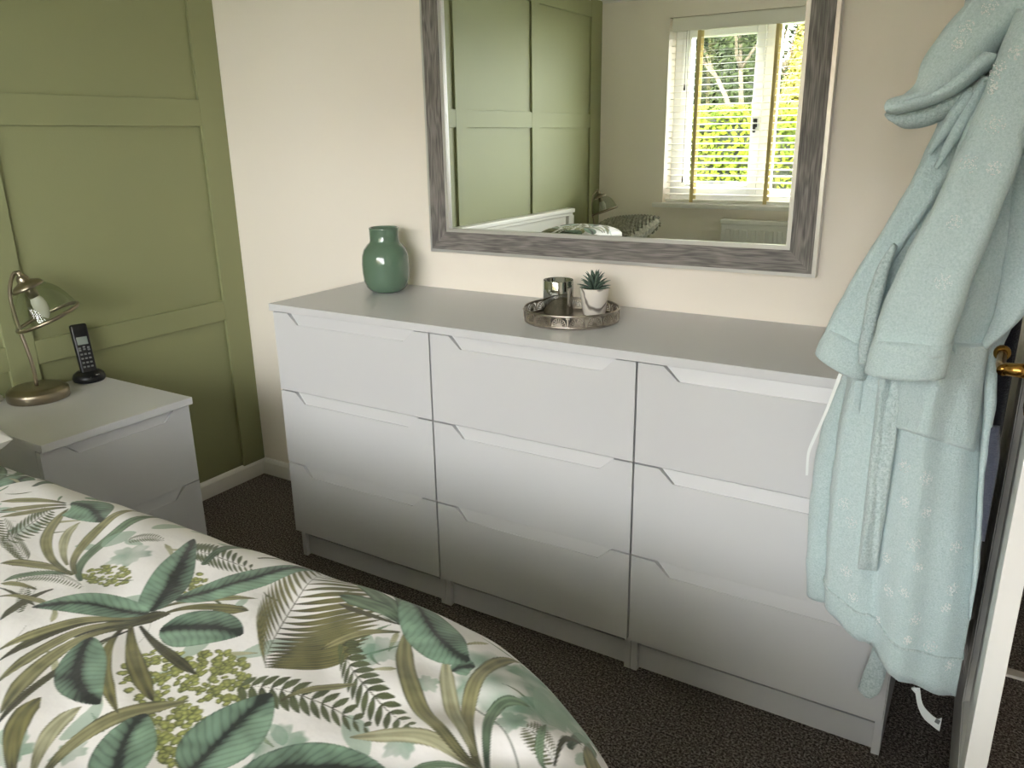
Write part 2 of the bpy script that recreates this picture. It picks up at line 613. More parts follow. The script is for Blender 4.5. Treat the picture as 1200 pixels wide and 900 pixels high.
M['slat'] = mat('cream_wood_slat', (240, 238, 230), 0.4)
M['tape'] = mat('cream_ladder_tape', (214, 196, 142), 0.8)
blind = thing('venetian_blind', 'white wooden venetian blind with cream ladder tapes in the window', 'blind', ((WX0 + WX1) / 2, LY - 0.045, WZ0))
bx0, bx1 = WX0 + 0.012 - (WX0 + WX1) / 2, WX1 - 0.012 - (WX0 + WX1) / 2
MB().box(bx0, bx1, 0.02, 0.034, WZ1 - WZ0 - 0.078, WZ1 - WZ0 - 0.002, 0.003).box(bx0, bx1, -0.025, 0.02, WZ1 - WZ0 - 0.05, WZ1 - WZ0 - 0.004).build('headrail', M['slat'], blind)
NS, PZ = 25, 0.0378
sl0 = None
for i in range(NS):
    if sl0 is None:
        sl0 = MB().box(bx0, bx1, -0.0245, 0.0245, -0.0013, 0.0013).build('slat', M['slat'], blind)
        s_ = sl0
    else:
        s_ = sl0.copy()
        col.objects.link(s_)
    s_.location = (0, 0, 0.052 + PZ * i)
    s_.rotation_euler = (math.radians(-6), 0, 0)
MB().box(bx0, bx1, -0.024, 0.024, 0.004, 0.020, 0.003).build('bottom_rail', M['slat'], blind)
for tx in (0.635, 1.090, 1.545, 2.00, 2.455):
    x = tx - (WX0 + WX1) / 2
    MB().box(x - 0.011, x + 0.011, 0.026, 0.0272, 0.004, 1.0).box(x - 0.011, x + 0.011, -0.0272, -0.026, 0.004, 1.0).build('ladder_tape', M['tape'], blind)
for tx in (0.56, 0.575):
    x = tx - (WX0 + WX1) / 2
    zz = 0.70 if tx < 0.57 else 0.16
    MB().tube([(x, 0.033, 1.0), (x, 0.034, zz)], 0.0012, 6).tube([(x, 0.034, zz), (x, 0.034, zz - 0.035)], [0.003, 0.006], 8).build('pull_cord', M['black'], blind)

rad = thing('radiator', 'white panel radiator under the window', 'radiator', (1.45, LY + 0.055, 0.13))
MB().box(-0.585, 0.585, -0.03, 0.02, 0.0, 0.60, 0.006).build('panel', M['gloss'], rad)
rb = None
for i in range(22):
    if rb is None:
        rb = MB().box(-0.015, 0.015, 0.02, 0.029, 0.04, 0.555, 0.004).build('rib', M['gloss'], rad)
        q = rb
    else:
        q = rb.copy()
        col.objects.link(q)
    q.location = (-0.54 + i * 0.0514, 0, 0)
MB().box(-0.59, 0.59, -0.032, 0.03, 0.585, 0.612, 0.004).build('top_grille', M['gloss'], rad)
for s in (-0.5, 0.5):
    MB().box(s - 0.012, s + 0.012, -0.05, -0.03, 0.1, 0.5).build('wall_bracket', M['gloss'], rad)
    MB().tube([(s * 1.21, 0.0, 0.03), (s * 1.21, 0.0, -0.128)], 0.008, 10).build('pipe', M['gloss'], rad)

# ------------------------------------------------------------------ dresser: three units under one top
DD, DH = 0.422, 0.80
XG = [0.6138, 1.1631, 1.7117, 2.2668]
ROWS = [(0.5498, 0.7762), (0.3233, 0.5455), (0.0955, 0.3188)]


def drawer_front(w, h, x_off):
    """board with a 45 degree notched finger pull scooped into its top edge; local: x across, -y outward, z up"""
    d, nd, nl, nr, c = 0.018, 0.030, 0.056, 0.047, 0.033
    a0, a1, b1, b0 = nl, nl + c, w - nr - c, w - nr
    z1, zl = h, h - nd
    return MB().prism([(0, 0), (w, 0), (w, z1), (b0, z1), (b1, zl), (a1, zl), (a0, z1), (0, z1)], 'y', -d, 0)


def finger_pull(w, h):
    """sloping back of the finger pull, a hair clear of the notch sides"""
    d, nd, nl, nr, c = 0.018, 0.030, 0.056, 0.047, 0.033
    g = 0.004
    a0, a1, b1, b0 = nl + g, nl + c + g, w - nr - c - 0.0005, w - nr - 0.0005
    z1, zl = h - 0.0012, h - nd
    F, S = -d + 0.0028, -0.008
    vs = [(a1, F, zl), (b1, F, zl), (b0, S, z1), (a0, S, z1), (a1, 0, zl), (b1, 0, zl), (b0, 0, z1), (a0, 0, z1)]
    fs = [(0, 1, 2, 3), (4, 7, 6, 5), (0, 4, 5, 1), (1, 5, 6, 2), (2, 6, 7, 3), (3, 7, 4, 0)]
    return MB().add(vs, fs)


labels = ['white three drawer unit at the green wall end of the long dresser',
          'middle white three drawer unit under the round metal tray',
          'white three drawer unit at the doorway end, part hidden by the mint robe']
for i in range(3):
    x0, x1 = XG[i], XG[i + 1]
    W = x1 - x0
    u = thing('drawer_unit', labels[i], 'chest of drawers', (x0, -0.012, 0), 0, 'drawer units joined into one dresser')
    yf = -(DD - 0.030) + 0.012
    for a in (0.0005, W - 0.0165):
        MB().box(a, a + 0.016, yf, 0, 0, DH - 0.0202, 0.0006).build('side_panel', M['white'], u)
    MB().box(0.0165, W - 0.0165, yf + 0.012, yf + 0.028, 0.004, 0.066).build('plinth', M['white'], u)
    MB().box(0.0165, W - 0.0165, -0.006, 0, 0.02, DH - 0.021).build('back_panel', M['white_in'], u)
    MB().box(0.0165, W - 0.0165, yf + 0.03, -0.006, 0.094, 0.110).build('base_board', M['white_in'], u)
    MB().box(0.0165, W - 0.0165, yf + 0.002, yf + 0.06, DH - 0.040, DH - 0.0205).build('top_rail', M['white_in'], u)
    for (z0, z1) in ROWS:
        d = drawer_front(W - 0.0050, z1 - z0, 0).build('drawer', M['white'], u)
        d.location = (0.0025, yf - 0.004, z0)
        finger_pull(W - 0.0050, z1 - z0).build('finger_pull', M['white'], d)
        MB().box(0.02, W - 0.024, 0.004, 0.33, 0.02, z1 - z0 - 0.05).build('drawer_box', M['white_in'], d)
    MB().box(0.0165, W - 0.0165, yf + 0.003, yf + 0.02, ROWS[1][1] - 0.02, ROWS[1][1] + 0.01).build('cross_rail', M['white_in'], u)
    MB().box(0.0165, W - 0.0165, yf + 0.003, yf + 0.02, ROWS[2][1] - 0.02, ROWS[2][1] + 0.01).build('cross_rail', M['white_in'], u)
tag(MB().box(XG[0] - 0.004, XG[3] + 0.004, -DD, -0.002, DH - 0.020, DH, 0.0012).build('dresser_top', M['white']),
    'long white top board spanning the three drawer units', 'worktop')


# ------------------------------------------------------------------ nightstands
def nightstand(label, loc):
    """local: front faces +x, back at x = 0, width along y from 0 to 0.418"""
    n = thing('nightstand', label, 'nightstand', loc, 0, 'white two drawer nightstands')
    NX, NWd, NZ = 0.460, 0.418, 0.557
    xf = NX - 0.036
    for a in (0.002, NWd - 0.018):
        MB().box(0, xf, a, a + 0.016, 0, NZ - 0.0202, 0.0006).build('side_panel', M['white'], n)
    MB().box(xf - 0.022, xf - 0.006, 0.018, NWd - 0.018, 0.004, 0.083).build('plinth', M['white'], n)
    MB().box(0, 0.006, 0.018, NWd - 0.018, 0.01, NZ - 0.021).build('back_panel', M['white_in'], n)
    MB().box(xf - 0.06, xf - 0.002, 0.018, NWd - 0.018, NZ - 0.04, NZ - 0.0205).build('top_rail', M['white_in'], n)
    MB().box(0, NX, 0, NWd, NZ - 0.020, NZ, 0.0012).build('table_top', M['white'], n)
    for (z0, z1) in ((0.306, 0.533), (0.083, 0.3035)):
        d = drawer_front(NWd - 0.005, z1 - z0, 0).build('drawer', M['white'], n)
        d.rotation_euler = (0, 0, math.pi / 2)
        d.location = (xf + 0.001, 0.0025, z0)
        finger_pull(NWd - 0.005, z1 - z0).build('finger_pull', M['white'], d)
        MB().box(0.02, NWd - 0.03, 0.004, 0.35, 0.02, z1 - z0 - 0.05).build('drawer_box', M['white_in'], d)
    MB().box(xf - 0.02, xf - 0.003, 0.018, NWd - 0.018, 0.285, 0.312).build('cross_rail', M['white_in'], n)
    return n


nightstand('white two drawer nightstand carrying the lamp and black phone', (0.0150, -1.0254, 0))
nightstand('white two drawer nightstand beside the bed under the window wall', (0.0150, -2.994, 0))
NZT = 0.557


# ------------------------------------------------------------------ touch lamps
def lamp(label, loc, rz):
    """local +x is the way the shade leans"""
    L = thing('table_lamp', label, 'lamp', loc, rz, 'brushed metal lamps with clear glass shades')
    MB().lathe([(0, 0), (0.076, 0), (0.078, 0.003), (0.078, 0.024), (0.075, 0.0275), (0.070, 0.029), (0.068, 0.033), (0.055, 0.036), (0.0, 0.037)], 56).build('base', M['nickel'], L)
    arm = crom([(0.0, 0, 0.034), (0.0, 0, 0.09), (-0.008, 0, 0.15), (-0.019, 0, 0.215), (-0.023, 0, 0.28), (-0.014, 0, 0.325), (0.003, 0, 0.350), (0.020, 0, 0.338)], 40)
    MB().tube(arm, 0.0052, 12).build('arm', M['nickel'], L)
    # shade group along its own tilted axis
    ax = Vector((0.32, 0.16, -0.93)).normalized()
    q = Vector((0, 0, -1)).rotation_difference(ax)
    org = Vector((0.014, 0, 0.345))

    def place(o):
        o.rotation_mode = 'QUATERNION'
        o.rotation_quaternion = q
        o.location = org
        return o
    cap = MB().lathe([(0, 0.012), (0.006, 0.010), (0.008, 0.004), (0.006, 0.0), (0.012, -0.004), (0.016, -0.012), (0.015, -0.018), (0.022, -0.022), (0.034, -0.027), (0.040, -0.034),
                      (0.041, -0.040), (0.036, -0.041), (0.0, -0.040)], 40).build('shade_cap', M['nickel'], L)
    place(cap)
    MB().lathe([(0.0135, -0.040), (0.0145, -0.044), (0.0145, -0.066), (0.012, -0.068)], 28).build('bulb_holder', M['nickel'], cap)
    MB().lathe([(0.012, -0.066), (0.017, -0.078), (0.0185, -0.092), (0.016, -0.108), (0.010, -0.122), (0.003, -0.131), (0, -0.132)], 28).build('bulb', M['bulbglass'], cap)
    prof = [(0.036, -0.038), (0.044, -0.044), (0.054, -0.054), (0.064, -0.068), (0.072, -0.086), (0.078, -0.106), (0.083, -0.128)]
    sh = place(MB().lathe(prof, 56).build('glass_shade', M['shade_glass'], L))
    ring = [(0.083 + 0.004 * math.cos(a), -0.129 + 0.005 * math.sin(a)) for a in np.linspace(0, 2 * math.pi, 10, endpoint=False)]
    MB().lathe(ring, 56, close=True).build('rim', M['nickel'], sh)
    return L


lamp('brushed metal lamp with clear glass shade beside the black phone', (0.100, -0.823, NZT), YAW)
lamp('brushed metal lamp with clear glass shade by the window wall, seen in the mirror', (0.115, -2.745, NZT), -0.55)
tag(MB().tube(crom([(0.020, -0.905, NZT + 0.0045), (0.034, -0.915, NZT + 0.006), (0.05, -0.945, NZT + 0.0045), (0.04, -0.985, NZT + 0.0045), (0.07, -1.01, NZT + 0.0045)], 24), 0.0045, 10)
    .tube([(0.036, -0.892, NZT + 0.010), (0.052, -0.925, NZT + 0.010)], [0.009, 0.008], 10).build('lamp_cable', M['cable']), 'pale lamp cable with inline switch beside the lamp base', 'cable')

# ------------------------------------------------------------------ cordless phone
ph = thing('cordless_phone', 'black cordless telephone handset standing in its charging base', 'telephone', (0.062, -0.652, NZT), 1.3)
# local: -y faces the room
MB().lathe([(0, 0), (0.040, 0), (0.044, 0.004), (0.045, 0.012), (0.041, 0.022), (0.030, 0.030), (0.0, 0.032)], 40).build('charging_base', M['black'], ph)
hb = bmesh.new()
bmesh.ops.create_cube(hb, size=1)
for v in hb.verts:
    top = v.co.z > 0
    v.co = Vector((v.co.x * (0.046 if top else 0.043), v.co.y * 0.022, 0.014 + (0.152 if top else 0.0)))
bmesh.ops.bevel(hb, geom=list(hb.edges), offset=0.008, segments=4, affect='EDGES', profile=0.6)
hs = MB().bm(hb, True).build('handset', M['black'], ph)
hs.rotation_euler = (math.radians(-14), 0, 0)
hs.location = (0, -0.012, 0.006)
M['lcd'] = mat('grey_lcd', (128, 136, 130), 0.25)
M['key'] = mat('pale_key', (112, 114, 114), 0.5)
MB().box(-0.0145, 0.0145, -0.0118, -0.0108, 0.104, 0.127, 0.0006).build('screen', M['lcd'], hs)
MB().box(-0.007, 0.007, -0.0116, -0.0108, 0.1495, 0.1515).build('earpiece_slot', M['dark'], hs)
kb = None
spots = [(x, 0.038 + 0.0125 * j) for j in range(4) for x in (-0.0105, 0, 0.0105)] + [(-0.012, 0.094), (0.012, 0.094), (0, 0.090), (0, 0.097), (-0.012, 0.0875), (0.012, 0.0875)]
for (kx, kz) in spots:
    if kb is None:
        kb = MB().box(-0.0034, 0.0034, -0.0124, -0.0106, -0.0026, 0.0026, 0.0008).build('key', M['key'], hs)
        k_ = kb
    else:
        k_ = kb.copy()
        col.objects.link(k_)
    k_.location = (kx, 0, kz)
MB().lathe([(0, 0), (0.007, 0), (0.006, 0.0012), (0, 0.0014)], 20, (0.014, -0.036, 0.0225)).build('logo_badge', M['key'], ph)
MB().lathe([(0, 0), (0.002, 0), (0.0016, 0.001), (0, 0.001)], 12, (-0.006, -0.041, 0.0185)).build('charge_light', M['key'], ph)

# ------------------------------------------------------------------ vase
vp = [(0, 0.004), (0.030, 0.0), (0.040, 0.001), (0.050, 0.006), (0.060, 0.017), (0.067, 0.035), (0.0695, 0.060), (0.0700, 0.085), (0.068, 0.108), (0.062, 0.126), (0.052, 0.139), (0.0445, 0.146),
      (0.0425, 0.152), (0.0425, 0.183), (0.0435, 0.187), (0.0415, 0.189), (0.0385, 0.186), (0.038, 0.15), (0.05, 0.135), (0.062, 0.10), (0.060, 0.04), (0, 0.012)]
tag(MB().lathe(vp, 64).build('vase', M['vase']), 'glossy green bottle vase with short neck on the dresser', 'vase').location = (0.790, -0.124, DH)

# ------------------------------------------------------------------ tray, candle holder, succulent
TX, TY, TR = 1.452, -0.213, 0.116
tr = thing('round_tray', 'round pierced metal tray on the dresser', 'tray', (TX, TY, DH))
MB().lathe([(0, 0.004), (TR - 0.002, 0.004), (TR, 0.006), (TR + 0.001, 0.003), (TR - 0.004, 0.0), (0, 0.0)], 72).build('tray_base', M['steel'], tr)
MB().lathe([(TR + 0.0012, 0.030), (TR + 0.0012, 0.034), (TR, 0.0355), (TR - 0.0012, 0.034), (TR - 0.0012, 0.030)], 72, close=True).build('rim', M['steel'], tr)
MB().lathe([(TR + 0.001, 0.004), (TR + 0.001, 0.009), (TR - 0.001, 0.009), (TR - 0.001, 0.004)], 72, close=True).build('gallery_foot', M['steel'], tr)
# pierced gallery: fan motifs (flat ribs round a half disc) between base and rim
NM = 17
fan0 = None
for i in range(NM):
    a = 2 * math.pi * (i + 0.35) / NM
    if fan0 is None:
        mb = MB()
        hw = math.pi * TR / NM

        def strip(p0, p1, wd):
            d = (Vector((p1[0] - p0[0], p1[1] - p0[1]))).normalized()
            n = Vector((-d.y, d.x)) * wd / 2
            c = [(p0[0] + n.x, p0[1] + n.y), (p1[0] + n.x, p1[1] + n.y), (p1[0] - n.x, p1[1] - n.y), (p0[0] - n.x, p0[1] - n.y)]
            mb.prism(c, 'x', -0.0006, 0.0006)
        for t in np.linspace(0.12, math.pi - 0.12, 9):
            strip((0.006 * math.cos(t), 0.010 + 0.006 * math.sin(t)), (0.0165 * math.cos(t), 0.010 + 0.0185 * math.sin(t)), 0.0016)
        pts = [(0.0065 * math.cos(t), 0.0095 + 0.0065 * math.sin(t)) for t in np.linspace(0, math.pi, 10)]
        mb.prism(pts, 'x', -0.0006, 0.0006)
        for t in np.linspace(0.0, math.pi, 12)[:-1]:
            t2 = t + math.pi / 11
            strip((0.0172 * math.cos(t), 0.010 + 0.019 * math.sin(t)), (0.0172 * math.cos(t2), 0.010 + 0.019 * math.sin(t2)), 0.0018)
        strip((hw, 0.008), (hw, 0.031), 0.003)
        strip((hw - 0.005, 0.029), (hw + 0.005, 0.029), 0.005)
        fan0 = mb.build('gallery_fan', M['steel'], tr)
        fn = fan0
    else:
        fn = fan0.copy()
        col.objects.link(fn)
    fn.location = (TR * math.cos(a), TR * math.sin(a), 0)
    fn.rotation_euler = (0, 0, a)

ch = thing('candle_holder', 'smoked mirror glass candle holder standing on the tray', 'candle holder', (1.393, -0.172, DH + 0.0045))
cp = [(0, 0.003), (0.036, 0.0), (0.038, 0.002), (0.038, 0.084), (0.0372, 0.0855), (0.0362, 0.084), (0.0362, 0.006), (0, 0.006)]
MB().lathe(cp, 56).build('glass_cup', M['smoke'], ch)
M['wax'] = mat('cream_wax', (226, 206, 170), 0.5)
MB().lathe([(0, 0.0065), (0.019, 0.0065), (0.019, 0.020), (0.017, 0.0215), (0, 0.021)], 32).build('tealight', M['wax'], ch)

po = thing('potted_succulent', 'small grey green succulent in a veined marble pot on the tray', 'plant', (1.480, -0.143, DH + 0.0045))
MB().lathe([(0, 0), (0.026, 0), (0.028, 0.002), (0.0365, 0.066), (0.0365, 0.068), (0.034, 0.068), (0.033, 0.060), (0, 0.060)], 48).build('pot', M['marble'], po)
MB().lathe([(0, 0.063), (0.020, 0.0625), (0.0335, 0.061)], 32).build('soil', M['soil'], po)


def fleshy_leaf(L, wd):
    mb = MB()
    n = 7
    P = []
    for i in range(n):
        t = i / (n - 1)
        x = L * t
        h = 0.006 * math.sin(t * 2.2)
        ww = wd * (0.55 + 1.1 * t) * (1 - t ** 2.6) + 0.0002
        th = 0.0022 * (1 - t) + 0.0004
        P.append([(x, -ww, h + ww * 0.4), (x, 0, h + th * 0.3), (x, ww, h + ww * 0.4), (x, 0, h - th * 1.6)])
    vs = [p for row in P for p in row]
    fs = []
    for i in range(n - 1):
        for k in range(4):
            k2 = (k + 1) % 4
            fs.append((i * 4 + k, i * 4 + k2, (i + 1) * 4 + k2, (i + 1) * 4 + k))
    mb.add(vs, fs, True)
    return mb


lf = None
k = 0
for ring, (nl, tilt, L, hz) in enumerate(((9, 12, 0.040, 0.064), (9, 30, 0.041, 0.068), (8, 48, 0.040, 0.074), (6, 63, 0.037, 0.080), (4, 78, 0.030, 0.086))):
    for i in range(nl):
        a = 2 * math.pi * (i + 0.5 * (ring % 2)) / nl + random.uniform(-0.12, 0.12)
        if lf is None:
            lf = fleshy_leaf(0.04, 0.0042).build('leaf', M['succulent'], po)
            q = lf
        else:
            q = lf.copy()
            col.objects.link(q)
        q.location = (0.005 * math.cos(a), 0.005 * math.sin(a), hz - 0.004)
        q.rotation_euler = (0, -math.radians(tilt + random.uniform(-6, 6)), a)
        s = L / 0.04 * random.uniform(0.92, 1.05)
        q.scale = (s, s, s)

# ------------------------------------------------------------------ wall mirror
MX0, MX1, MZ0, MH = 0.887, 1.9795, 0.915, 0.805
FWd = 0.070
mi = thing('wall_mirror', 'large wall mirror in a grey oak frame with silver edging', 'mirror', ((MX0 + MX1) / 2, 0, MZ0))
mi.rotation_euler = (0, -0.0034, 0)
hw = (MX1 - MX0) / 2
e = 0.009


def miter(side, o0, o1, y0, y1):
    """one mitred length of frame; o0 outer inset, o1 inner inset"""
    a, b = o0, o1
    if side == 'bottom':
        poly = [(-hw + a, a), (hw - a, a), (hw - b, b), (-hw + b, b)]
    elif side == 'top':
        poly = [(-hw + a, MH - a), (hw - a, MH - a), (hw - b, MH - b), (-hw + b, MH - b)]
    elif side == 'left':
        poly = [(-hw + a, a), (-hw + b, b), (-hw + b, MH - b), (-hw + a, MH - a)]
    else:
        poly = [(hw - a, a), (hw - b, b), (hw - b, MH - b), (hw - a, MH - a)]
    return MB().prism(poly, 'y', y0, y1)


for s in ('bottom', 'top', 'left', 'right'):
    miter(s, 0, e, -0.030, -0.002).build('outer_edging', M['silver'], mi)
    miter(s, e, FWd - 0.010, -0.0335, -0.002).build('oak_frame', M['oak_x' if s in ('bottom', 'top') else 'oak_z'], mi)
    miter(s, FWd - 0.010, FWd, -0.031, -0.002).build('inner_edging', M['silver'], mi)
MB().box(-hw + FWd - 0.002, hw - FWd + 0.002, -0.022, -0.018, FWd - 0.002, MH - FWd + 0.002).build('mirror_glass', M['mirror'], mi)
MB().box(-hw + 0.02, hw - 0.02, -0.016, -0.001, 0.02, MH - 0.02).build('backing', M['dark'], mi)

# ------------------------------------------------------------------ bed
BR, BTOP, BX0, BX1, BY0, BY1, BRC, DROP = 0.13, 0.615, 0.20, 2.10, -2.41, -1.24, 0.44, 0.27


def cloth(u, v):
    """flat cloth coordinates to the draped duvet surface"""
    cx, cy = (BX0 + BX1) / 2, (BY0 + BY1) / 2
    hx, hy = (BX1 - BX0) / 2 - BRC, (BY1 - BY0) / 2 - BRC
    du, dv = u - cx, v - cy
    kx = np.sign(du) * np.maximum(abs(du) - hx, 0)
    ky = np.sign(dv) * np.maximum(abs(dv) - hy, 0)
    k = np.hypot(kx, ky) + 1e-9
    d = np.maximum(k - BRC, 0)
    nx, ny = kx / k, ky / k
    th = np.minimum(d / BR, np.pi / 2)
    ext = np.maximum(d - BR * np.pi / 2, 0)
    off = BR * np.sin(th) - d
    x = u + nx * off
    y = v + ny * off
    y = y + 0.028 * (x - 1.0)
    z = BTOP - BR * (1 - np.cos(th)) - ext
    # soft puckers in the quilt and gentle waves where it hangs
    wv = 0.0035 * np.sin(u * 17 + 2.2 * np.sin(v * 9)) * np.sin(v * 21 + 1.5 * np.sin(u * 7)) + 0.0022 * np.sin(u * 41 + v * 23) * np.sin(v * 37 - u * 12)
    fold = np.exp(-((u - 1.96) / 0.16) ** 2 - ((v + 1.36) / 0.13) ** 2) * 0.0045 * np.sin((u * 0.5 - v * 0.85) * 75)
    z = z + (wv + fold) * np.cos(th)
    hang = np.minimum(ext / 0.2, 1.0)
    tang = u * np.abs(ny) + v * np.abs(nx)
    x = x + nx * hang * 0.014 * np.sin(tang * 24)
    y = y + ny * hang * 0.014 * np.sin(tang * 24)
    return x, y, z, d


LEAVES = [
    ('ban', 0.0269, 1.400, -1.385, 1.294, -1.402, 1.252, -1.460),
    ('banr', 0.0317, 1.396, -1.384, 1.387, -1.351, 1.264, -1.204),
    ('ban', 0.0317, 1.408, -1.349, 1.456, -1.283, 1.484, -1.138),
    ('ban', 0.0432, 1.449, -1.405, 1.490, -1.372, 1.559, -1.362),
    ('banr', 0.0294, 1.390, -1.460, 1.439, -1.526, 1.524, -1.536),
    ('ban', 0.0462, 1.696, -1.552, 1.685, -1.504, 1.675, -1.423),
    ('ban', 0.0359, 1.746, -1.542, 1.789, -1.470, 1.878, -1.455),
    ('ban', 0.0327, 1.657, -1.608, 1.599, -1.565, 1.579, -1.518),
    ('ban', 0.0434, 0.975, -1.235, 0.990, -1.208, 1.089, -1.252),
    ('ban', 0.0430, 0.913, -1.149, 0.943, -1.141, 0.991, -1.149),
    ('ban', 0.0369, 1.661, -1.141, 1.788, -1.269, 1.840, -1.256),
    ('ban', 0.0191, 1.833, -1.284, 1.840, -1.267, 1.853, -1.264),
    ('ban', 0.0062, 0.605, -1.156, 0.649, -1.155, 0.691, -1.148),
    ('wash2', 0.0218, 1.169, -1.300, 1.160, -1.266, 1.174, -1.244),
    ('strap', 0.0098, 1.194, -1.375, 1.042, -1.354, 0.988, -1.244),
    ('pale', 0.0082, 1.174, -1.362, 1.076, -1.324, 1.053, -1.265),
    ('strap', 0.0100, 1.210, -1.372, 1.099, -1.327, 1.069, -1.142),
    ('green', 0.0104, 1.237, -1.380, 1.145, -1.351, 1.114, -1.136),
    ('strap', 0.0110, 1.209, -1.376, 1.112, -1.372, 1.083, -1.412),
    ('green', 0.0086, 1.205, -1.376, 1.136, -1.399, 1.144, -1.440),
    ('strap', 0.0062, 1.204, -1.427, 1.165, -1.431, 1.145, -1.445),
    ('strap', 0.0091, 0.963, -1.237, 0.889, -1.250, 0.856, -1.292),
    ('strap', 0.0101, 0.970, -1.242, 0.924, -1.270, 0.893, -1.312),
    ('strap', 0.0101, 0.980, -1.248, 0.945, -1.282, 0.921, -1.327),
    ('strap', 0.0360, 0.681, -1.138, 0.766, -1.147, 0.853, -1.144),
    ('green', 0.0690, 0.833, -1.217, 0.737, -1.113, 0.870, -1.146),
    ('strap', 0.0096, 1.400, -1.397, 1.309, -1.440, 1.307, -1.536),
    ('dark', 0.0092, 1.400, -1.397, 1.308, -1.452, 1.330, -1.548),
    ('strap', 0.0111, 1.400, -1.406, 1.324, -1.470, 1.375, -1.572),
    ('strap', 0.0129, 1.405, -1.419, 1.341, -1.502, 1.437, -1.600),
    ('dark', 0.0069, 1.412, -1.427, 1.400, -1.548, 1.454, -1.613),
    ('olive', 0.0086, 1.401, -1.425, 1.432, -1.491, 1.556, -1.535),
    ('olive', 0.0112, 1.408, -1.418, 1.480, -1.470, 1.568, -1.500),
    ('dark', 0.0077, 1.417, -1.410, 1.505, -1.439, 1.572, -1.443),
    ('olive', 0.0045, 1.464, -1.492, 1.482, -1.510, 1.492, -1.524),
    ('strap', 0.0070, 1.406, -1.372, 1.429, -1.324, 1.506, -1.289),
    ('olive', 0.0084, 1.422, -1.380, 1.445, -1.329, 1.520, -1.319),
    ('olive', 0.0138, 1.532, -1.639, 1.458, -1.603, 1.448, -1.560),
    ('pale', 0.0112, 1.552, -1.628, 1.498, -1.588, 1.508, -1.548),
    ('strap', 0.0137, 1.567, -1.623, 1.520, -1.561, 1.603, -1.478),
    ('strap', 0.0118, 1.947, -1.400, 1.803, -1.368, 1.728, -1.236),
    ('pale', 0.0097, 1.933, -1.385, 1.872, -1.353, 1.805, -1.259),
    ('strap', 0.0107, 1.954, -1.404, 1.828, -1.307, 1.880, -1.169),
    ('green', 0.0088, 1.959, -1.401, 1.878, -1.295, 1.945, -1.288),
    ('pale', 0.0108, 1.945, -1.402, 1.869, -1.380, 1.802, -1.433),
    ('green', 0.0058, 1.945, -1.406, 1.906, -1.410, 1.888, -1.440),
    ('stem', 0.0015, 1.892, -1.324, 1.960, -1.344, 1.985, -1.383),
    ('dark', 0.0053, 1.719, -1.240, 1.672, -1.251, 1.614, -1.245),
    ('green', 0.0348, 1.715, -1.235, 1.658, -1.215, 1.603, -1.230),
    ('strap', 0.0077, 1.727, -1.254, 1.681, -1.282, 1.663, -1.333),
    ('green', 0.0101, 1.709, -1.228, 1.591, -1.079, 1.602, -1.141),
    ('dark', 0.0144, 1.389, -1.445, 1.385, -1.406, 1.432, -1.374),
    ('dark', 0.0114, 1.369, -1.468, 1.374, -1.424, 1.407, -1.393),
    ('green', 0.0389, 1.357, -1.258, 1.289, -1.075, 1.469, -1.149),
    ('strap', 0.0055, 1.181, -1.464, 1.203, -1.440, 1.272, -1.444),
    ('dark', 0.0043, 1.158, -1.452, 1.204, -1.447, 1.253, -1.455),
    ('wash2', 0.0182, 1.485, -1.625, 1.483, -1.611, 1.480, -1.596),
    ('olive', 0.0084, 1.401, -1.192, 1.425, -1.117, 1.525, -1.135),
    ('green', 0.0258, 1.521, -1.130, 1.613, -1.169, 1.711, -1.232),
    ('wash2', 0.0436, 1.975, -1.304, 1.951, -1.171, 2.014, -1.280),
    ('dark', 0.0053, 2.012, -1.356, 1.992, -1.294, 2.020, -1.293),
    ('olive', 0.0113, 1.476, -1.354, 1.482, -1.328, 1.523, -1.320),
    ('dark', 0.0088, 1.224, -1.416, 1.213, -1.447, 1.248, -1.500),
    ('strap', 0.0065, 1.695, -1.426, 1.700, -1.390, 1.752, -1.360),
    ('green', 0.0054, 2.008, -1.367, 1.985, -1.356, 1.975, -1.304),
    ('strap', 0.0206, 2.025, -1.283, 2.036, -1.310, 2.078, -1.338),
    ('green', 0.0130, 2.013, -1.319, 1.996, -1.220, 2.039, -1.300),
]
FRONDS = [
    ('palm', 22, 0.0082, 1.638, -1.396, 1.597, -1.371, 1.505, -1.145, 0.077, 0.069, -0.075, 0.054),
    ('palmd', 18, 0.0046, 1.108, -1.384, 1.047, -1.371, 0.941, -1.330, -0.044, 0.031, -0.028, -0.008),
    ('fern', 22, 0.0019, 1.260, -1.390, 1.163, -1.377, 1.159, -1.429, -0.020, 0.006, 0.007, -0.011),
    ('fern', 12, 0.0029, 1.253, -1.479, 1.223, -1.457, 1.191, -1.433, 0.001, 0.009, -0.022, 0.007),
    ('fern', 14, 0.0017, 1.191, -1.272, 1.197, -1.245, 1.234, -1.238, 0.016, -0.005, -0.008, 0.012),
    ('fern', 14, 0.0041, 1.305, -1.244, 1.343, -1.237, 1.429, -1.229, 0.031, -0.017, -0.082, 0.099),
    ('fern', 13, 0.0057, 1.630, -1.436, 1.694, -1.394, 1.812, -1.412, 0.027, -0.017, 0.004, 0.021),
    ('fern', 14, 0.0069, 1.668, -1.297, 1.732, -1.362, 1.854, -1.390, 0.018, -0.027, 0.020, 0.008),
    ('palmd', 12, 0.0026, 2.013, -1.354, 1.987, -1.334, 1.963, -1.331, -0.010, 0.022, -0.011, -0.010),
    ('fern', 14, 0.0030, 1.023, -1.380, 0.981, -1.304, 0.972, -1.268, 0.029, 0.003, -0.043, 0.027),
]
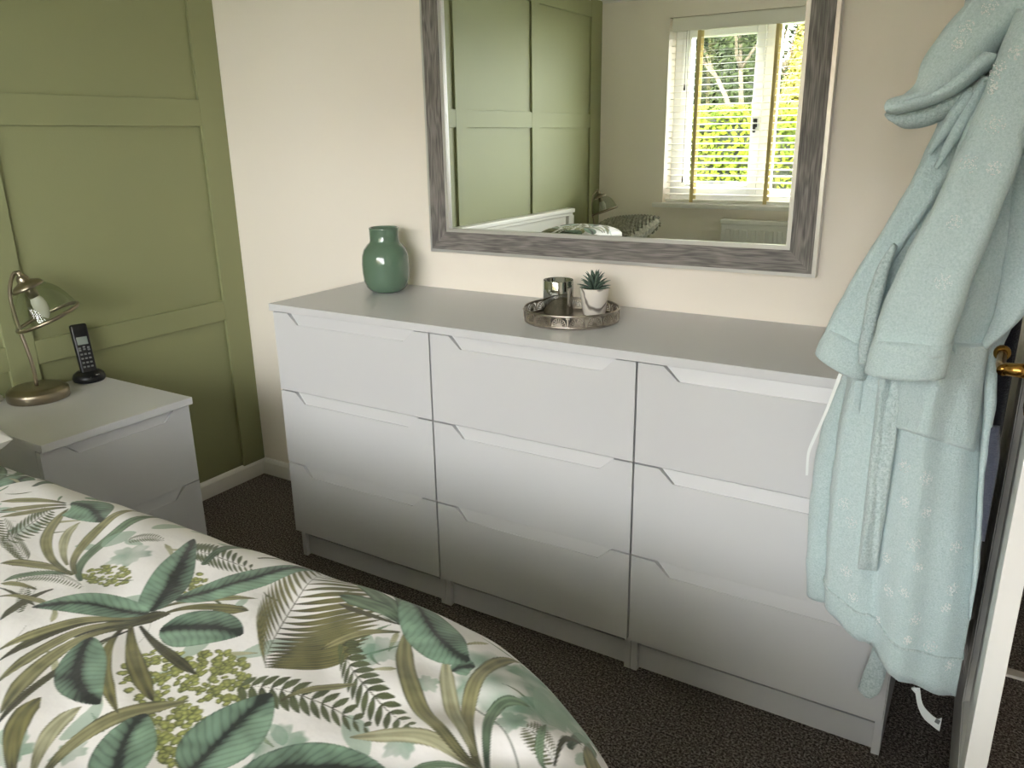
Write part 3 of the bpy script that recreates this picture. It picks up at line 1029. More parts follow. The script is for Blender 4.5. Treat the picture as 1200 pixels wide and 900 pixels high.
WASHES = [
    (1.905, -1.262, 0.070),
    (1.918, -1.208, 0.037),
    (1.745, -1.480, 0.028),
    (1.237, -1.300, 0.030),
    (1.980, -1.226, 0.020),
    (1.737, -1.296, 0.026),
    (1.504, -1.627, 0.023),
    (1.561, -1.595, 0.017),
    (1.965, -1.273, 0.040),
    (1.822, -1.321, 0.015),
    (1.858, -1.413, 0.020),
    (0.999, -1.327, 0.022),
    (1.943, -1.327, 0.018),
    (2.015, -1.240, 0.014),
]
BERRIES = [
    (1.534, -1.468, 0.041, 0.023, 0.046, -0.034, 70),
    (1.624, -1.517, 0.035, 0.019, 0.035, -0.027, 70),
    (1.596, -1.433, 0.034, 0.019, 0.042, -0.035, 80),
    (1.262, -1.351, 0.036, 0.020, 0.028, -0.018, 40),
    (1.377, -1.307, 0.029, 0.016, 0.028, -0.022, 40),
    (1.666, -1.536, 0.024, 0.013, 0.017, -0.013, 30),
    (1.612, -1.552, 0.024, 0.013, 0.012, -0.008, 20),
]

LCOL = {  # light, dark
    'ban': ((134, 166, 144), (22, 32, 28)), 'banr': ((124, 154, 134), (18, 24, 22)), 'strap': ((148, 144, 104), (58, 58, 34)), 'olive': ((126, 122, 76), (42, 40, 22)),
    'pale': ((182, 180, 150), (100, 98, 70)), 'green': ((116, 138, 112), (42, 58, 44)), 'dark': ((78, 76, 50), (20, 20, 14)), 'stem': ((120, 124, 118), (90, 94, 90)),
    'wash2': ((150, 174, 158), (112, 142, 124)), 'palm': ((118, 114, 70), (30, 30, 16)), 'palmd': ((96, 98, 66), (24, 28, 18)), 'fern': ((88, 96, 62), (24, 30, 20))}


def make_print(us, vs):
    """colours of the printed cotton, evaluated on the cloth grid (us x vs)"""
    nu, nv = len(us), len(vs)
    C = np.empty((nu, nv, 3), np.float32)
    C[:] = np.array(lin(232, 229, 230)[:3])
    U, V = np.meshgrid(us, vs, indexing='ij')
    noise = (np.sin(U * 61 + 3 * np.sin(V * 43)) * np.sin(V * 57 + 2 * np.sin(U * 31)) + 0.6 * np.sin(U * 143 + 2 * np.sin(V * 97)) * np.sin(V * 131)) * 0.4

    def win(x0, x1, y0, y1):
        i0, i1 = np.searchsorted(us, x0), np.searchsorted(us, x1)
        j0, j1 = np.searchsorted(vs, y0), np.searchsorted(vs, y1)
        return slice(i0, i1), slice(j0, j1)

    def L3(c):
        return np.array(lin(*c)[:3], np.float32)

    def paint(sl, a, colr):
        C[sl] = C[sl] * (1 - a[..., None]) + colr * a[..., None]

    def wash(x, y, r, seed, off):
        x, y = x + off[0], y + off[1]
        sl = win(x - r * 1.4, x + r * 1.4, y - r * 1.4, y + r * 1.4)
        u, v = U[sl] - x, V[sl] - y
        if u.size == 0:
            return
        ang = np.arctan2(v, u)
        rr = np.hypot(u, v) / (r * (1 + 0.16 * np.sin(5 * ang + seed) + 0.1 * np.sin(11 * ang + 2 * seed)))
        a = np.clip((1.05 - rr) * 6, 0, 1) * (0.42 + 0.28 * np.sin(u * 90 + seed) * np.sin(v * 110 + seed) + 0.25 * np.clip(rr, 0, 1))
        paint(sl, np.clip(a, 0, 0.9), L3((104, 140, 118)) * (1 - 0.25 * noise[sl][..., None]))

    def leaf(kind, w, ax, ay, bx, by, cx, cy, off=(0, 0), n=22, mid=True, shape='leaf'):
        if kind not in ('ban', 'banr', 'wash2'):
            w = min(w, 0.016)
        w = min(w, 0.048)
        t = np.linspace(0, 1, n)[:, None]
        A, B, E = np.array([ax, ay]) + off, np.array([bx, by]) + off, np.array([cx, cy]) + off
        S = (1 - t) ** 2 * A + 2 * t * (1 - t) * B + t * t * E
        lo, hi = S.min(0) - w * 1.2, S.max(0) + w * 1.2
        sl = win(lo[0], hi[0], lo[1], hi[1])
        u, v = U[sl], V[sl]
        if u.size == 0:
            return
        best = np.full(u.shape, 1e9)
        bt = np.zeros(u.shape)
        bs = np.zeros(u.shape)
        ln = np.linalg.norm(np.diff(S, axis=0), axis=1).sum()
        for i in range(n - 1):
            p, q = S[i], S[i + 1]
            d = q - p
            L2 = d @ d + 1e-12
            k = np.clip(((u - p[0]) * d[0] + (v - p[1]) * d[1]) / L2, 0, 1)
            ex, ey = u - p[0] - k * d[0], v - p[1] - k * d[1]
            dd = ex * ex + ey * ey
            m = dd < best
            best = np.where(m, dd, best)
            bt = np.where(m, (i + k) / (n - 1), bt)
            bs = np.where(m, d[0] * ey - d[1] * ex, bs)
        dist = np.sqrt(best)
        sg = np.sign(bs)
        if kind in ('ban', 'banr', 'wash2'):
            prof = np.sin(np.pi * np.clip(bt, 0.0, 1) ** 0.85) ** 0.7
        elif shape == 'leaflet':
            prof = np.sin(np.pi * np.clip(bt * 0.94 + 0.04, 0, 1)) ** 0.8
        elif kind == 'stem':
            prof = np.ones_like(bt)
        else:
            prof = np.clip(0.35 + 1.3 * bt, 0, 1) * np.clip((1.0 - bt) * 4.5, 0, 1) ** 0.7
        W = w * prof + 1e-6
        e = dist / W
        edge = 0.0011
        a = np.clip((W - dist) / edge, 0, 1) * (prof > 0.02)
        lt, dk = (L3(c) for c in LCOL[kind])
        al = bt * ln
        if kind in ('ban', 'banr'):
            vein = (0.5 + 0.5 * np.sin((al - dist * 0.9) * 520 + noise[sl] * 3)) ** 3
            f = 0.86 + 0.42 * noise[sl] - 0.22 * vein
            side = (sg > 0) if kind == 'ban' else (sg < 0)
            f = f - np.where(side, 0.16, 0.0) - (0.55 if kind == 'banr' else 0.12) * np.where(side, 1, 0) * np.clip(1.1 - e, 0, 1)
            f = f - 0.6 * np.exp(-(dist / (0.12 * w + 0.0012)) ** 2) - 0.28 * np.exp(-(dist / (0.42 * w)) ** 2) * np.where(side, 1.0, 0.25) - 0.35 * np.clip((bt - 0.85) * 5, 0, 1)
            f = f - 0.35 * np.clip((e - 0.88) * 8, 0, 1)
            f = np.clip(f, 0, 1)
        elif kind == 'wash2':
            f = np.clip(0.7 + 0.5 * noise[sl], 0, 1)
            a = a * 0.75
        else:
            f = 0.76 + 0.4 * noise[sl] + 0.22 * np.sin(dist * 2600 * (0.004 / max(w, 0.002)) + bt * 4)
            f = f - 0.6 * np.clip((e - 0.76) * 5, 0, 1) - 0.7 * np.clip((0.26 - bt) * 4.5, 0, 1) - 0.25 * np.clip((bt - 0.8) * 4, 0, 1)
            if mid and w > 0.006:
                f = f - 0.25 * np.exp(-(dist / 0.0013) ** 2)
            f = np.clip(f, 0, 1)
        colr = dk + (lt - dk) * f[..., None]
        paint(sl, a, colr)

    def frond(kind, n, w, ax, ay, bx, by, cx, cy, rx, ry, lx, ly, off=(0, 0)):
        A, B, E = np.array([ax, ay]), np.array([bx, by]), np.array([cx, cy])
        mr, ml = math.hypot(rx, ry), math.hypot(lx, ly)
        cap_ = 0.105 if kind == 'palm' else 0.034
        if mr > cap_:
            rx, ry = rx * cap_ / mr, ry * cap_ / mr
        if ml > cap_:
            lx, ly = lx * cap_ / ml, ly * cap_ / ml
        spl = np.linalg.norm(B - A) + np.linalg.norm(E - B)
        for i in range(n):
            t = (i + 0.6) / n
            p = (1 - t) ** 2 * A + 2 * t * (1 - t) * B + t * t * E
            tg = 2 * (1 - t) * (B - A) + 2 * t * (E - B)
            tg = tg / np.linalg.norm(tg)
            s = (0.55 + 0.75 * math.sin(math.pi * (0.15 + 0.75 * t))) * (1.0 if t < 0.8 else 1 - (t - 0.8) * 2.4)
            for (qx, qy) in ((rx, ry), (lx, ly)):
                L = np.array([qx, qy]) * s
                m = p + L * 0.55 - tg * 0.12 * np.linalg.norm(L)
                q = p + L
                sa = abs(tg[0] * L[1] - tg[1] * L[0]) / (np.linalg.norm(L) + 1e-9)
                wl_ = max(0.0011, min(w, 0.50 * spl / n * max(sa, 0.3)))
                leaf(kind, wl_ * (0.75 + 0.25 * s), p[0], p[1], m[0], m[1], q[0], q[1], off, 8, False, 'leaflet')
        leaf('dark', 0.0013, ax, ay, bx, by, cx, cy, off, 16, False)

    def berries(x, y, ex, ey, fx, fy, n, off, seed):
        r = np.random.default_rng(seed)
        for _ in range(int(n * 1.7)):
            rad, an = math.sqrt(r.random()), r.random() * 6.283
            px = x + ex * rad * math.cos(an) + fx * rad * math.sin(an)
            py = y + ey * rad * math.cos(an) + fy * rad * math.sin(an)
            rr = r.uniform(0.0042, 0.0062)
            d = r.uniform(0, 3.14)
            sl = win(px + off[0] - rr * 1.5, px + off[0] + rr * 1.5, py + off[1] - rr * 1.5, py + off[1] + rr * 1.5)
            u, v = U[sl] - px - off[0], V[sl] - py - off[1]
            if u.size == 0:
                continue
            a_, b_ = u * math.cos(d) + v * math.sin(d), -u * math.sin(d) + v * math.cos(d)
            e_ = np.hypot(a_ / rr, b_ / (rr * 0.72))
            al = np.clip((1.15 - e_) * 5, 0, 1)
            f = np.clip(1.15 - e_ * 0.9 + 0.25 * a_ / rr, 0, 1)[..., None]
            k = r.uniform(0.75, 1.1)
            paint(sl, al, (L3((60, 66, 28)) + (L3((166, 170, 98)) * k - L3((60, 66, 28))) * f))

    def layout(off):
        r = np.random.default_rng(31)
        for _ in range(120):     # pale background sprigs of the print
            x, y, a, L = r.uniform(0.8, 2.1), r.uniform(-1.64, -1.12), r.uniform(0, 6.283), r.uniform(0.03, 0.08)
            q = r.uniform(-0.6, 0.6)
            kd = ('wash2', 'wash2', 'wash2', 'green', 'pale', 'stem', 'fern')[r.integers(0, 7)]
            wd = {'wash2': L * 0.2, 'green': 0.0028, 'pale': 0.0045, 'stem': 0.0008, 'fern': 0.0026}[kd]
            leaf(kd, wd, x, y, x + L * 0.5 * math.cos(a + q), y + L * 0.5 * math.sin(a + q), x + L * math.cos(a), y + L * math.sin(a), off, 12, False)
        for i, (x, y, r) in enumerate(WASHES):
            wash(x, y, r, i * 1.7, off)
        for i, b in enumerate(BERRIES):
            berries(*b, off, 5 + i)
        for fr in FRONDS:
            frond(*fr, off)
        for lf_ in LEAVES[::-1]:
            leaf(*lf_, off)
    # the print repeats across the cloth
    for off in ((-0.62, -0.30), (-0.95, -0.02), (0.12, -0.56), (-0.55, -0.86), (0.30, -1.05), (-0.45, 0.30), (0.55, -0.25), (0.40, 0.34), (-1.0, -0.60), (-0.9, -1.2), (0.0, 0.52), (-0.3, -1.35)):
        keep = C.copy()
        layout(off)
        inside = (U > 0.78) & (U < 2.2) & (V > -1.66) & (V < -1.08)
        C[inside] = keep[inside]
    layout((0, 0))
    return C


def print_mat():
    m = bpy.data.materials.new('tropical_print_cotton')
    m.use_nodes = True
    nt = m.node_tree
    b = nt.nodes['Principled BSDF']
    b.inputs['Roughness'].default_value = 0.62
    b.inputs['Sheen Weight'].default_value = 0.15
    a = nt.nodes.new('ShaderNodeAttribute')
    a.attribute_name = 'print'
    nt.links.new(a.outputs['Color'], b.inputs['Base Color'])
    tc = nt.nodes.new('ShaderNodeTexCoord')
    n = nt.nodes.new('ShaderNodeTexNoise')
    n.inputs['Scale'].default_value = 14
    n.inputs['Detail'].default_value = 4
    nt.links.new(tc.outputs['Object'], n.inputs['Vector'])
    bp = nt.nodes.new('ShaderNodeBump')
    bp.inputs['Strength'].default_value = 0.25
    bp.inputs['Distance'].default_value = 0.02
    nt.links.new(n.outputs['Fac'], bp.inputs['Height'])
    nt.links.new(bp.outputs['Normal'], b.inputs['Normal'])
    return m


M['print'] = print_mat()


def print_mesh(name, X, Y, Z, C, keep, parent):
    nu, nv = X.shape
    idx = np.arange(nu * nv).reshape(nu, nv)
    q = np.stack([idx[:-1, :-1], idx[1:, :-1], idx[1:, 1:], idx[:-1, 1:]], -1).reshape(-1, 4)
    kq = keep.reshape(-1)
    q = q[kq[q].all(1)]
    me = bpy.data.meshes.new(name)
    me.vertices.add(nu * nv)
    me.vertices.foreach_set('co', np.stack([X, Y, Z], -1).astype(np.float32).reshape(-1))
    me.loops.add(q.size)
    me.loops.foreach_set('vertex_index', q.reshape(-1).astype(np.int32))
    me.polygons.add(len(q))
    me.polygons.foreach_set('loop_start', np.arange(0, q.size, 4, dtype=np.int32))
    me.polygons.foreach_set('use_smooth', np.ones(len(q), bool))
    me.update(calc_edges=True)
    at_ = me.attributes.new('print', 'FLOAT_COLOR', 'POINT')
    at_.data.foreach_set('color', np.concatenate([C, np.ones((nu, nv, 1), np.float32)], -1).astype(np.float32).reshape(-1))
    bm = bmesh.new()
    bm.from_mesh(me)
    bmesh.ops.delete(bm, geom=[v for v in bm.verts if not v.link_faces], context='VERTS')
    bm.to_mesh(me)
    bm.free()
    me.materials.append(M['print'])
    o = bpy.data.objects.new(name, me)
    col.objects.link(o)
    if parent:
        o.parent = parent
    return o


fu = np.arange(0.50, 2.16, 0.0017)
fv = np.arange(-1.66, -1.06, 0.0015)
us = np.concatenate([np.arange(0.02, 0.50, 0.012), fu, np.arange(fu[-1] + 0.01, 2.60, 0.012)])
vs = np.concatenate([np.arange(-2.98, -1.66, 0.012), fv, np.arange(fv[-1] + 0.01, -0.74, 0.012)])
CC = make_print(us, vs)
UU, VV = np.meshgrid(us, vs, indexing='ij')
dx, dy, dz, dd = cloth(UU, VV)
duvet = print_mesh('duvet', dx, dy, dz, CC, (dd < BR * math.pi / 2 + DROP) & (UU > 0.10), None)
tag(duvet, 'white duvet with tropical palm and banana leaf print on the bed', 'duvet')

M['bedwhite'] = mat('white_painted_wood', (232, 230, 224), 0.4)
M['mattress'] = mat('white_mattress', (228, 226, 222), 0.8, bump=0.1, bscale=50)
bed = thing('bed', 'white wooden bed frame with tall headboard against the green wall', 'bed', (0.0, -1.93, 0))
HW = 0.595
hbd = MB().box(0.018, 0.046, -HW + 0.05, HW - 0.05, 0.10, 0.775, 0.003).build('headboard', M['bedwhite'], bed)
MB().box(0.014, 0.074, -HW - 0.02, HW + 0.02, 0.790, 0.815, 0.006).box(0.016, 0.064, -HW - 0.008, HW + 0.008, 0.772, 0.790, 0.004).build('top_rail', M['bedwhite'], hbd)
for s in (-1, 1):
    MB().box(0.016, 0.058, s * HW - 0.035, s * HW + 0.035, 0.0, 0.772, 0.003).build('headboard_post', M['bedwhite'], hbd)
MB().box(0.046, 2.02, -HW + 0.02, HW - 0.02, 0.18, 0.30, 0.004).build('bed_base', M['bedwhite'], bed)
for (x, s) in ((1.98, -1), (1.98, 1), (0.9, -1), (0.9, 1)):
    MB().box(x - 0.03, x + 0.03, s * (HW - 0.06) - 0.03, s * (HW - 0.06) + 0.03, 0.0, 0.18, 0.003).build('leg', M['bedwhite'], bed)
tag(MB().box(0.075, 2.05, -1.93 - HW, -1.93 + HW, 0.302, 0.56, 0.03).build('mattress', M['mattress']), 'white mattress under the duvet', 'mattress')


def pillow_pts(L, W, T, n=26):
    """soft rounded cushion centred on the origin, returns top and bottom grids"""
    g = np.linspace(-1, 1, n)
    A, B = np.meshgrid(g, g, indexing='ij')
    h = np.maximum((1 - np.abs(A) ** 3.2) * (1 - np.abs(B) ** 3.2), 0) ** 0.5
    pin = 1 - 0.10 * (A * A * B * B) + 0.0
    sx = A * L / 2 * (1 - 0.06 * (1 - B * B) * np.abs(A) ** 6) * pin
    sy = B * W / 2 * (1 - 0.06 * (1 - A * A) * np.abs(B) ** 6) * pin
    return A, B, sx, sy, h * T / 2


def printed_pillow(label, loc, rot, L=0.66, W=0.44, T=0.16, off=(1.0, -1.5)):
    n = 150
    A, B, sx, sy, h = pillow_pts(L, W, T, n)
    us2 = off[0] + np.linspace(-L / 2, L / 2, n)
    vs2 = off[1] + np.linspace(-W / 2, W / 2, n)
    Cp = make_print(us2, vs2)
    top = np.stack([sx, sy, h], -1)
    X = np.concatenate([sx, sx[::-1]], 0)
    Y = np.concatenate([sy, sy[::-1]], 0)
    Z = np.concatenate([h, -h[::-1] - 0.0005], 0)
    o = print_mesh('pillow', X, Y, Z, np.concatenate([Cp, Cp[::-1]], 0), np.ones(X.shape, bool), None)
    o.location = loc
    o.rotation_euler = rot
    return tag(o, label, 'pillow')


printed_pillow('leaf print pillow lying against the headboard near the window', (0.33, -2.10, 0.69), (0, math.radians(0), math.radians(90)), 0.44, 0.42, 0.15, (1.5, -1.45))
# plain white pillow at the nightstand side
A, B, sx, sy, h = pillow_pts(0.42, 0.62, 0.12, 30)
mb = MB()
mb.grid([[(sx[i, j], sy[i, j], h[i, j]) for j in range(30)] for i in range(30)], 30, 30)
mb.grid([[(sx[i, j], sy[i, j], -h[i, j]) for j in range(30)] for i in range(30)], 30, 30)
wp = tag(mb.build('pillow', mat('white_cotton', (226, 224, 222), 0.8, bump=0.1, bscale=30)), 'plain white pillow with its corner poking out beside the nightstand', 'pillow')
wp.location = (0.500, -1.452, 0.668)
wp.rotation_euler = (0, math.radians(-1), math.radians(-3))

# chunky knitted cushion: bobbles on a soft cushion
M['knit'] = mat('grey_cream_knit', (158, 156, 140), 0.95, rgb2=(112, 108, 94), vscale=60)
kc = thing('knitted_cushion', 'grey cream chunky knitted cushion leaning on the bed by the window', 'cushion', (0.42, -2.42, 0.69))
kc.rotation_euler = (math.radians(-16), math.radians(-6), math.radians(10))
A, B, sx, sy, h = pillow_pts(0.40, 0.40, 0.13, 24)
mb = MB()
mb.grid([[(sx[i, j], sy[i, j], h[i, j]) for j in range(24)] for i in range(24)], 24, 24)
mb.grid([[(sx[i, j], sy[i, j], -h[i, j]) for j in range(24)] for i in range(24)], 24, 24)
mb.build('cover', M['knit'], kc)
mb = MB()
for sgn in (1, -1):
    for i in range(18):
        for j in range(18):
            a, b = -0.94 + 1.88 * (i + (0.5 if j % 2 else 0)) / 18, -0.94 + 1.88 * j / 17
            if abs(a) > 0.95:
                continue
            hh = max((1 - abs(a) ** 3.2) * (1 - abs(b) ** 3.2), 0) ** 0.5 * 0.065
            x, y, r = a * 0.2, b * 0.2, 0.0095
            ico = [(x + r * 1.1, y, sgn * hh), (x - r * 1.1, y, sgn * hh), (x, y + r * 0.8, sgn * hh), (x, y - r * 0.8, sgn * hh), (x, y, sgn * (hh + r)), (x, y, sgn * (hh - r))]
            mb.add(ico, [(0, 2, 4), (2, 1, 4), (1, 3, 4), (3, 0, 4), (2, 0, 5), (1, 2, 5), (3, 1, 5), (0, 3, 5)], True)
tag(mb.build('knit_stitches', M['knit'], kc), None, None, None, 'stuff')

# ------------------------------------------------------------------ open door with lever handle
door = tag(MB().box(0.0, 0.029, -0.700, -0.612, 0.008, 1.95, 0.001).build('door_1', M['gloss']), 'white panelled door standing open against the robe', None, None, 'structure')
door.location = (2.386, -0.006, 0)
door.rotation_euler = (0, 0, 0.017)
MB().box(0.0, 0.029, -0.088, 0.0, 0.008, 1.95, 0.001).build('stile', M['gloss'], door)
MB().box(0.0, 0.029, -0.392, -0.308, 0.008, 1.95, 0.001).build('stile', M['gloss'], door)
PC = [(-0.308, -0.088), (-0.612, -0.392)]
PZS = [(0.008, 0.19), (0.86, 1.00), (1.83, 1.95)]
for (a, b) in PC:
    for (z0, z1) in PZS:
        MB().box(0.0, 0.029, a, b, z0, z1).build('rail', M['gloss'], door)
    for (z0, z1) in ((0.19, 0.86), (1.00, 1.83)):
        pn = MB().box(0.010, 0.019, a, b, z0, z1).build('door_panel', M['gloss'], door)
        mo = MB()
        k = 0.022
        for xs in ((0.001, 0.010), (0.028, 0.019)):
            o4 = [(a, z0), (b, z0), (b, z1), (a, z1)]
            i4 = [(a + k, z0 + k), (b - k, z0 + k), (b - k, z1 - k), (a + k, z1 - k)]
            m4 = [(a + k * 0.45, z0 + k * 0.45), (b - k * 0.45, z0 + k * 0.45), (b - k * 0.45, z1 - k * 0.45), (a + k * 0.45, z1 - k * 0.45)]
            xm = xs[0] * 0.85 + xs[1] * 0.15
            vs_ = [(xs[0], *p) for p in o4] + [(xm, *p) for p in m4] + [(xs[1], *p) for p in i4]
            mo.add(vs_, [(i, (i + 1) % 4, 4 + (i + 1) % 4, 4 + i) for i in range(4)] + [(4 + i, 4 + (i + 1) % 4, 8 + (i + 1) % 4, 8 + i) for i in range(4)])
        mo.build('panel_moulding', M['gloss'], pn)
hz_ = 0.916
hd = MB()
hd.box(-0.008, 0.0, -0.675, -0.635, hz_ - 0.06, hz_ + 0.06, 0.003)
hd.tube([(-0.004, -0.655, hz_), (-0.040, -0.655, hz_)], [0.011, 0.009], 16)
hd.tube(crom([(-0.040, -0.662, hz_), (-0.043, -0.64, hz_ + 0.001), (-0.042, -0.60, hz_ - 0.001), (-0.041, -0.565, hz_)], 16), [0.0085] + [0.0065] * 14 + [0.0075], 14)
hd.tube([(-0.041, -0.567, hz_), (-0.041, -0.563, hz_), (-0.041, -0.556, hz_), (-0.041, -0.552, hz_), (-0.041, -0.550, hz_)], [0.007, 0.0115, 0.0115, 0.008, 0.004], 16)
hd.build('door_handle', M['brass'], door)
MB().box(-0.003, 0.0, -0.44, -0.40, 1.62, 1.72, 0.001).tube(crom([(-0.003, -0.42, 1.70), (-0.03, -0.42, 1.69), (-0.05, -0.42, 1.70), (-0.055, -0.42, 1.73)], 12), 0.005, 10) \
    .tube(crom([(-0.003, -0.42, 1.64), (-0.025, -0.42, 1.625), (-0.035, -0.42, 1.65)], 10), 0.005, 10).build('robe_hook', M['brass'], door)

# ------------------------------------------------------------------ garments on the door
from mathutils.bvhtree import BVHTree


def proj(p):
    d = np.array(p) - CAM
    w = d @ CF
    return 600 + FPX * (d @ CR) / w, 450 - FPX * (d @ CU) / w


def wob(p, amp, sc=38.0):
    x, y, z = p[0] * sc, p[1] * sc, p[2] * sc
    return amp * (math.sin(x + 1.7 * math.sin(z * 0.7)) * math.sin(z * 0.9 + 1.3 * math.sin(y)) + 0.5 * math.sin(2.3 * x + 1.1 * z) * math.sin(1.9 * y + 2.7 * z))


def loft(L, R, b, nt=40, ns=36, folds=None, power=0.85, amp=0.0015, bulge=1.0, xmax=2.376):
    """soft closed volume hung between two side curves; b(t) half depth; folds(s, t) pushes the front out"""
    Lc, Rc = crom(L, nt), crom(R, nt)
    P = []
    for i in range(nt):
        t = i / (nt - 1)
        l, r = Lc[i], Rc[i]
        mid, a = (l + r) / 2, (r - l) / 2
        pr = Vector((a.y, -a.x, 0))
        if pr.length < 1e-6:
            pr = Vector((0, -1, 0))
        pr.normalize()
        if pr.y > 0:
            pr = -pr
        bb = b(t) if callable(b) else b
        row = []
        for k in range(ns):
            th = 2 * math.pi * k / ns
            c, s = math.cos(th), math.sin(th)
            c2 = math.copysign(abs(c) ** power, c)
            s2 = math.copysign(abs(s) ** power, s)
            p = mid + a * c2 + pr * bb * s2 * (bulge if s > 0 else 1)
            if folds and s > 0:
                p = p + pr * folds((c2 + 1) / 2, t) * min(1, s * 1.6)
            p = p + Vector((wob(p, amp), wob(p.yzx, amp), wob(p.zxy, amp * 0.5)))
            p.x = min(p.x, xmax)
            row.append(p)
        P.append(row)
    mb = MB()
    vs_ = [p for row in P for p in row]
    fs = []
    for i in range(nt - 1):
        for k in range(ns):
            k2 = (k + 1) % ns
            fs.append((i * ns + k, i * ns + k2, (i + 1) * ns + k2, (i + 1) * ns + k))
    # rounded ends
    c0 = sum(P[0], Vector()) / ns
    c1 = sum(P[-1], Vector()) / ns
    d1 = (P[-1][0] - P[-2][0]) * 0.5
    vs_ += [c0, c1 + d1 * 0.2]
    m = len(vs_)
    for k in range(ns):
        k2 = (k + 1) % ns
        fs.append((m - 2, k2, k))
        fs.append((m - 1, (nt - 1) * ns + k, (nt - 1) * ns + k2))
    mb.add(vs_, fs, True)
    return mb


def A_(pts, Y):
    return [at(p[0], p[1], Y if len(p) == 2 else p[2]) for p in pts]


robe = thing('bathrobe', 'pale mint fleece bathrobe with silver snowflake flecks hanging on the door', 'bathrobe', (2.36, -0.43, 1.70))
robe_inv = Matrix.Translation((-2.36, 0.43, -1.70))


def rb(mb, name, m):
    mb.v = [tuple(Vector(v) - Vector((2.36, -0.43, 1.70))) for v in mb.v]
    o = mb.build(name, m, robe)
    return o


def bfold(s, t):
    k = min(1.0, max(0.0, (t - 0.25) * 3))
    return k * (0.014 * math.sin(s * 10 + 1.0 + t * 1.2) + 0.007 * math.sin(s * 21 + t * 3) - 0.018 * math.exp(-((s - 0.30 - 0.06 * t) / 0.05) ** 2) * k)


body_mb = loft(A_([(1185, -190), (1150, -80), (1118, 60), (1090, 170), (1050, 270), (1015, 370), (992, 450), (980, 520), (973, 590), (969, 650), (967, 700)], -0.525),
               A_([(1225, -190), (1235, -80), (1240, 60), (1240, 180), (1225, 290), (1185, 385), (1158, 450), (1152, 530), (1147, 620), (1140, 720), (1127, 812)], -0.51),
               lambda t: 0.03 + 0.045 * min(1, t * 2.2), 80, 64, bfold)
body_v = [Vector(v) for v in body_mb.v]
bvh_body = BVHTree.FromPolygons(body_v, body_mb.f)
rb(body_mb, 'robe_body', M['fleece'])
rb(loft(A_([(1010, 400), (985, 445), (962, 505), (951, 580), (946, 640), (946, 692)], -0.475), A_([(1040, 400), (1020, 450), (998, 520), (985, 590), (982, 650), (978, 700)], -0.475), 0.032, 40, 30), 'back_panel', M['fleece'])
rb(loft(A_([(1156, 395), (1152, 470), (1147, 560), (1141, 650), (1134, 720)], -0.54), A_([(1167, 400), (1168, 460), (1156, 555), (1149, 650), (1141, 725)], -0.54), 0.016, 40, 20, amp=0.001), 'front_edge', M['fleece'])
rb(loft(A_([(1196, 40), (1190, 170), (1178, 290), (1166, 360), (1150, 402)], -0.575), A_([(1240, 40), (1240, 190), (1228, 300), (1208, 360), (1158, 408)], -0.575), 0.014, 36, 24, amp=0.001), 'lapel', M['fleece'])


def sfold(s, t):
    return 0.006 * math.sin(s * 7 + t * 2) * (0.3 + t)


s2 = loft(A_([(1165, 20), (1120, 100), (1078, 190), (1040, 260), (1000, 325), (978, 365), (966, 390)], -0.565),
          A_([(1200, 60), (1160, 130), (1110, 215), (1070, 275), (1036, 330), (1022, 385), (1012, 418)], -0.565), 0.036, 40, 32, sfold)
rb(s2, 'sleeve', M['fleece'])
s1 = loft(A_([(1192, 10), (1160, 90), (1120, 185), (1085, 255), (1056, 310), (1032, 365), (1021, 402)], -0.66),
          A_([(1245, 40), (1216, 120), (1192, 200), (1166, 265), (1142, 325), (1124, 375), (1113, 415)], -0.66), 0.034, 48, 36, sfold)
sleeve_v = [Vector(v) for v in s1.v]
bvh_sleeve = BVHTree.FromPolygons(sleeve_v, s1.f)
rb(s1, 'sleeve', M['fleece'])
rb(loft(A_([(1024, 394), (1018, 412), (1013, 434)], -0.66), A_([(1119, 400), (1114, 420), (1108, 441)], -0.66), 0.041, 12, 40, amp=0.001), 'cuff', M['fleece'])
rb(loft(A_([(972, 380), (962, 396), (957, 411)], -0.565), A_([(1024, 404), (1022, 426), (1016, 444)], -0.565), 0.043, 12, 36, amp=0.001), 'cuff', M['fleece'])
# fold of fleece between the two sleeves
rb(loft(A_([(1046, 285), (1030, 310), (1016, 350), (1008, 395), (1006, 425)], -0.61), A_([(1052, 290), (1042, 320), (1032, 360), (1024, 400), (1020, 425)], -0.61), 0.012, 24, 16, amp=0.001), 'sleeve_fold', M['fleece_in'])
# hood drooping from the hook: outer fold and two rolls beneath it
hood_mb = loft(A_([(1225, -120), (1170, -35), (1112, 28), (1080, 72), (1072, 98), (1058, 112)], -0.62), A_([(1245, -20), (1215, 18), (1170, 62), (1140, 95), (1108, 116), (1070, 126)], -0.62), 0.045, 40, 30,
               lambda s, t: 0.006 * math.sin(s * 9 + t * 4))
hood_v = [Vector(v) for v in hood_mb.v]
bvh_hood = BVHTree.FromPolygons(hood_v, hood_mb.f)
rb(hood_mb, 'hood', M['fleece'])
rb(loft(A_([(1150, 62), (1105, 98), (1062, 110), (1043, 116), (1040, 122)], -0.63), A_([(1180, 68), (1125, 108), (1085, 127), (1055, 134), (1043, 134)], -0.63), 0.035, 30, 24), 'hood_edge', M['fleece'])
rb(loft(A_([(1170, 80), (1110, 112), (1066, 126), (1044, 128), (1038, 134)], -0.59), A_([(1180, 110), (1125, 130), (1092, 146), (1062, 151), (1045, 143)], -0.59), 0.035, 30, 24), 'hood_lining', M['fleece_in'])
